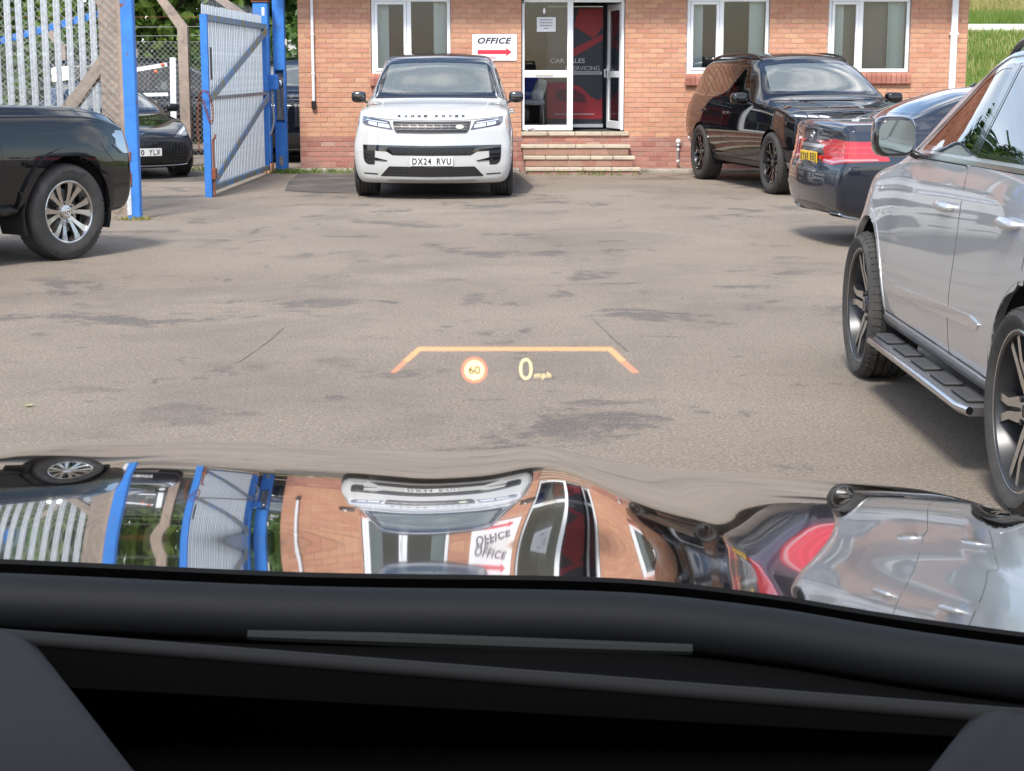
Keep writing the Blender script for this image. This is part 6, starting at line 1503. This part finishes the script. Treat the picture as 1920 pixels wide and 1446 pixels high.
# ------------------------------------------------------------------ the car the picture is taken from
own = thing('car', 'glossy black car the view looks out of, bonnet and dashboard in the foreground', 'car', (0, 0, 0))
bonp = paint('bonnet_black', (.010,.010,.011)); bq = bonp.node_tree.nodes['Principled BSDF']; bq.inputs['Coat IOR'].default_value = 1.7; bq.inputs['Metallic'].default_value = 1; bq.inputs['Roughness'].default_value = .05; bq.inputs['Base Color'].default_value = (.20,.20,.205,1); bq.inputs['Specular IOR Level'].default_value = .5; bq.inputs['Coat Roughness'].default_value = .009
def bonnet():
    """height field: length-wise slope profile plus the crosswise form of the raised centre"""
    d = np.concatenate([np.arange(1.455, 2.60, .012), np.arange(2.60, 3.10, .006)])
    dd = np.array([1.2,1.38,1.46,1.54,1.62,1.70,1.78,1.86,1.94,2.02,2.10,2.18,2.26,2.34,2.42,2.50,2.58,2.66,2.74,2.82,2.88,2.94,3.0,3.06,3.15])
    ss = np.array([9.5,8.2,7.66,7.17,6.77,6.67,6.76,6.99,7.25,7.5,7.72,8.0,8.28,8.55,8.8,9.05,9.3,9.6,10.0,10.5,12.,19.,38.,60.,75.])
    fine = np.arange(1.2, 3.15, .002); sl = gsm(np.interp(fine, dd, ss), 9.); zz = -np.concatenate([[0], np.cumsum(np.tan(np.radians(sl[:-1]))*.002)])
    zz += 1.150 - np.interp(1.38, fine, zz); zp = np.interp(d, fine, zz)
    xs = np.array([-1.25,-1.15,-1.0,-.765,-.526,-.367,-.20,-.127,-.03,.03,.065,.10,.13,.16,.20,.25,.32,.40,.50,.62,.75,.86,.95])
    gs = np.array([-.30,-.10,-.02,.014,.014,.008,.000,-.003,-.001,.005,.008,.003,-.005,-.012,-.021,-.029,-.035,-.040,-.047,-.057,-.071,-.14,-.32])
    fx = np.arange(-1.25, .9501, .004); fg = gsm(np.interp(fx, xs, gs), 6.); fr_ = gsm(fg, 26.) - .010*fx - .012*np.clip((fx-.2)/.3, 0, 1)
    X = np.concatenate([np.arange(-1.24,-.5,.02), np.arange(-.5,.6,.008), np.arange(.6,.95,.015)])
    V = []
    for i, q in enumerate(d):
        sh = .05*(2.4 - q)/1.0                      # the crease runs slightly outward towards the screen
        xq = X - np.where(X > -.2, sh*np.clip((X+.2)/.3, 0, 1), 0); w = np.clip((q-1.38)/1.1, 0, 1); w = w*w*(3-2*w)
        V.append(np.stack([X, np.full_like(X, q), zp[i] + np.interp(xq, fx, fg)*w + np.interp(xq, fx, fr_)*(1-w)], 1))
    V = np.array(V); n, m = V.shape[:2]; V = V.reshape(-1,3); I = np.arange(n*m).reshape(n, m)
    F = np.stack([I[:-1,:-1].ravel(), I[:-1,1:].ravel(), I[1:,1:].ravel(), I[1:,:-1].ravel()], 1)
    o = np_mesh('bonnet', V, F, bonp, own); o.data.polygons.foreach_set('use_smooth', np.ones(len(F), bool)); return o, V.reshape(n, m, 3)
bon, BV = bonnet()
# returned edge at the back of the bonnet, seal, cowl, wiper
slate = mat('seal_slate', (.0034,.0040,.0053), .7, spec=.2); blk = mat('dash_black', (.0015,.0015,.0017), .9, spec=.05); gry = mat('dash_grey', (.009,.0093,.0105), .8, spec=.15)
rear = BV[0]; b = MB()
for p in rear: b.v += [tuple(p), (p[0], p[1]-.001, p[2]-.004), (p[0], p[1]+.02, p[2]-.02)]
for i in range(len(rear)-1):
    for k in range(2): b.f.append((3*i+k, 3*i+k+1, 3*i+3+k+1, 3*i+3+k))
b.build('bonnet_edge', slate, own, True)
rear_i = [p for p in rear if -1.1 < p[0] < .85]
MB().tube([(p[0], p[1]-.030, p[2]-.030) for p in rear_i[::3]], .026, 12).build('bonnet_seal', slate, own, True)
b = MB()
for p in rear_i[::3]: b.v += [(p[0], 1.43, p[2]-.05), (p[0], 1.33, p[2]-.060), (p[0], 1.20, p[2]-.10)]
for i in range(len(rear_i[::3])-1):
    for k in range(2): b.f.append((3*i+k, 3*i+k+1, 3*i+4+k, 3*i+3+k))
b.build('cowl', blk, own, True)
MB().tube([(-.205,1.268,1.148),(-.10,1.268,1.1445),(.02,1.268,1.140),(.140,1.268,1.136)], [.004,.0055,.0055,.0045], 8).build('wiper', mat('wiper_grey', (.008,.010,.0105), .7, spec=.2), own, True)
# dashboard with the recess of the head-up projector
A, B, C, D = (-.355,1.12), (.30,.972), (.205,.80), (-.185,.80)      # recess corners in plan
zD = 1.200
outer = [(-1.05,1.16),(-.36,1.135),(.305,.985),(.80,.88),(.80,.55),(-1.05,.55)]
b = MB()
def quad(*p): n = len(b.v); b.v += [tuple(q) for q in p]; b.f.append(tuple(range(n, n+len(p))))
quad((outer[0][0],outer[0][1],zD),(A[0],A[1],zD),(D[0],D[1],zD),(outer[5][0],outer[5][1],zD))
quad((B[0],B[1],zD),(outer[3][0],outer[3][1],zD),(outer[4][0],outer[4][1],zD),(C[0],C[1],zD)); quad((D[0],D[1],zD),(C[0],C[1],zD),(outer[4][0],outer[4][1],zD),(outer[5][0],outer[5][1],zD))
b.build('dashboard', gry, own)
MB().tube([(outer[0][0],outer[0][1]+.004,zD-.004),(A[0],A[1]+.004,zD-.004),(B[0],B[1]+.004,zD-.004),(outer[3][0],outer[3][1],zD-.004)], .0055, 10).build('recess_rim', gry, own, True)
for p, q in ((A, D), (B, C)):
    sx = -1 if p is A else 1
    MB().tube([(p[0]-sx*.004, p[1], zD-.026), (q[0]-sx*.004, q[1], zD-.026)], .0275, 16).build('recess_lip', gry, own, True)
b = MB(); zb = 1.07
for p, q in ((A,B),(B,C),(C,D),(D,A)): quad((*p,zD-.001),(*q,zD-.001),(*q,zb),(*p,zb))
quad((*A,zb),(*B,zb),(*C,zb),(*D,zb)); b.build('projector_recess', blk, own, normals_fix=False)
b = MB(); quad((-1.05,1.16,zD-.012),(.80,.885,zD-.012),(.80,1.20,1.04),(-1.05,1.20,1.06)); quad((-1.05,.55,zD),(.80,.55,zD),(.80,.52,.6),(-1.05,.52,.6)); b.build('dash_front', blk, own)
# windscreen glass, with the projected speed display on its inner face
WB, WS = (1.25, 1.095), .80          # foot of the glass (y, z) and its rise per metre back
def gz(y): return WB[1] + (WB[0]-y)*WS
b = MB(); N = 20
for i in range(N+1):
    x = -1.02 + 1.78*i/N
    for j in range(9): y = WB[0] - .86*j/8; b.v.append((x*(1-.12*j/8), y, gz(y)))
for i in range(N):
    for j in range(8): b.f.append((i*9+j, i*9+j+1, i*9+10+j, i*9+9+j))
scr = b.build('windscreen', glass('own_windscreen', (.985,.985,.985), .02), own, True)
def hudm(name, col, s_):
    m = bpy.data.materials.new(name); m.use_nodes = True; t = m.node_tree; t.nodes.clear(); o = nn(t, 'ShaderNodeOutputMaterial'); e = nn(t, 'ShaderNodeEmission'); e.inputs[0].default_value = (*col, 1); e.inputs[1].default_value = s_
    tr = nn(t, 'ShaderNodeBsdfTransparent'); tr.inputs[0].default_value = (.80,.80,.80,1); a = nn(t, 'ShaderNodeAddShader'); t.links.new(e.outputs[0], a.inputs[0]); t.links.new(tr.outputs[0], a.inputs[1]); t.links.new(a.outputs[0], o.inputs[0]); return m
H1 = hudm('hud_orange', (1.,.38,.11), .46); H2 = hudm('hud_cream', (1.,.74,.32), .75); H3 = hudm('hud_red', (1.,.13,.04), .75); H4 = mat('hud_grey', (.34,.25,.12), .8)
H5 = hudm('hud_orange_dim', (1.,.33,.13), .28)
fpx, PIT = 3200., R(10.5)
def hud(px, py, lift=.0006):
    """display coordinates (display units) to a point on the glass"""
    a = (px - 960)/fpx; c = (723 - py)/fpx; dy = math.cos(PIT) + c*math.sin(PIT); dz = c*math.cos(PIT) - math.sin(PIT); k = (WB[1] + WB[0]*WS - 1.58 - lift)/(dz + WS*dy)
    return (a*k, dy*k, 1.58 + dz*k)
def hpoly(name, pts, m): return mesh_obj(name, [hud(*p) for p in pts], [tuple(range(len(pts)))], m, scr)
hpoly('display_line', [(784,651),(1146,651),(1143,658),(788,658)], H1)
hpoly('display_line', [(784,651),(790,657),(765,679),(754,677)], H1); hpoly('display_line', [(753,678),(764,680),(742,700),(731,699)], H5)
hpoly('display_line', [(1140,657),(1147,651),(1174,676),(1163,680)], H1); hpoly('display_line', [(1164,681),(1175,677),(1199,698),(1187,701)], H5)
circ = lambda cx, cy, r_, n=32: [(cx + r_*math.cos(t), cy + r_*math.sin(t)) for t in np.linspace(0, 2*math.pi, n, False)]
o_, i_ = circ(889.5,694,24), circ(889.5,694,18.5); mesh_obj('display_sign_ring', [hud(*p) for p in o_ + i_], [(k, (k+1) % 32, 32+(k+1) % 32, 32+k) for k in range(32)], H3, scr)
hpoly('display_sign_disc', circ(889.5,694,18.4), H2)
v, f = fit_text('60', 22, 16, bold=.015); mesh_obj('display_digits', [hud(889.5+a, 694-c, .0012) for a, c in v], f, H4, scr)
v, f = fit_text('0', 24, 40, bold=-.012); mesh_obj('display_digits', [hud(986+a, 692-c) for a, c in v], f, H2, scr)
v, f = fit_text('mph', 30, 15, bold=.0, spacing=1.15); mesh_obj('display_digits', [hud(1017.5+a, 705-c) for a, c in v], f, H2, scr)
# shell: roof, pillars, doors, wings, nose and wheels round the viewer
shell = paint('paint_black', (.006,.006,.007))
zt = gz(WB[0]-.86)
MB().bbox((-.98,-2.4,zt-.005), (.72,WB[0]-.855,zt+.05), .02).build('roof', shell, own)
for x0, x1 in ((-1.03,-.93),(.77,.67)): MB().bar((x0,WB[0]+.02,WB[1]-.01), (x1,WB[0]-.90,zt+.01), .07, .06).build('windscreen_pillar', shell, own)
for x in (-1.07, .81): 
    MB().bbox((x-.02,-1.15,.42), (x+.02,1.22,1.14), .01).build('door', shell, own); MB().bbox((x-.02,-2.5,.42), (x+.02,-1.17,1.14), .01).build('rear_door', shell, own)
    s_ = 1 if x > 0 else -1
    mesh_obj('side_window', [(x,-1.12,1.14),(x,1.05,1.14),(x-s_*.10,.36,zt),(x-s_*.10,-1.12,zt)], [(0,1,2,3)], M_['glass'], own)
    MB().bar((x,-1.16,1.14), (x-s_*.10,-1.16,zt), .06, .05).build('door_pillar', shell, own)
    ys = np.linspace(1.24, 2.95, 24); wb = MB()
    for y in ys:
        zt_ = .98 - .12*(y-1.24); c = .42 if abs(y-2.15) > .45 else .40 + math.sqrt(.45**2-(y-2.15)**2)
        wb.v += [(x, y, zt_), (x, y, min(c, zt_-.03))]
    for i in range(23): wb.f.append((2*i, 2*i+1, 2*i+3, 2*i+2))
    wb.build('front_wing', shell, own)
MB().bbox((-1.05,-2.56,.45), (.79,-2.50,1.75), .03).build('tailgate', shell, own); MB().bbox((-1.05,-2.5,.38), (.79,1.2,.44), .01).build('floor', M_['trim'], own)
MB().bbox((-1.02,2.90,.40), (.66,3.08,.82), .04).build('front_bumper', shell, own)
for x, sg in ((-.95,-1),(.69,1)):
    for y in (2.15, -1.2):
        w = wheel(own, x, y, .39, sg, .39, .28, .27, 'plain'); w.rotation_euler = (0, 0, -math.pi/2*sg)

# ------------------------------------------------------------------ the cars in their places
white_suv((-.98, 20.97, 0), -90, 'white SUV with black roof parked facing the camera before the office')
x7 = black_suv((4.447, 21.34, 0), -79.2, 'black seven-seat SUV with roof rails parked at an angle right of the entrance')
navy_saloon((7.42, 16.47, 0), 7, 'navy blue saloon with red tail lamps and yellow plate, half behind the silver SUV')
silver_suv((2.75, 9.7, 0), 90, 'silver SUV with running boards and alloy wheels, closest on the right')
offroader((-3.98, 15.69, 0), 57, 'black off-roader with silver multi-spoke wheel at the left edge')
black_saloon((-5.3, 24.8, 0), -60, 'black saloon with white number plate behind the gateway post')
def clone(root, loc, heading, label):
    c = copy_tree(root); c.location = loc; c.rotation_euler = (0, 0, R(heading) - math.pi); c['label'] = label; return c
clone(x7.root, (-3.9, 33.2, 0), 8, 'dark SUV parked side-on behind the chain-link fence')
clone(x7.root, (-3.75, 29.2, 0), -88, 'dark SUV nose-on in the gap between latch post and office corner')
white_van((-4.6, 36.5, 0), -80, 'white van far back between the latch post and the office corner')
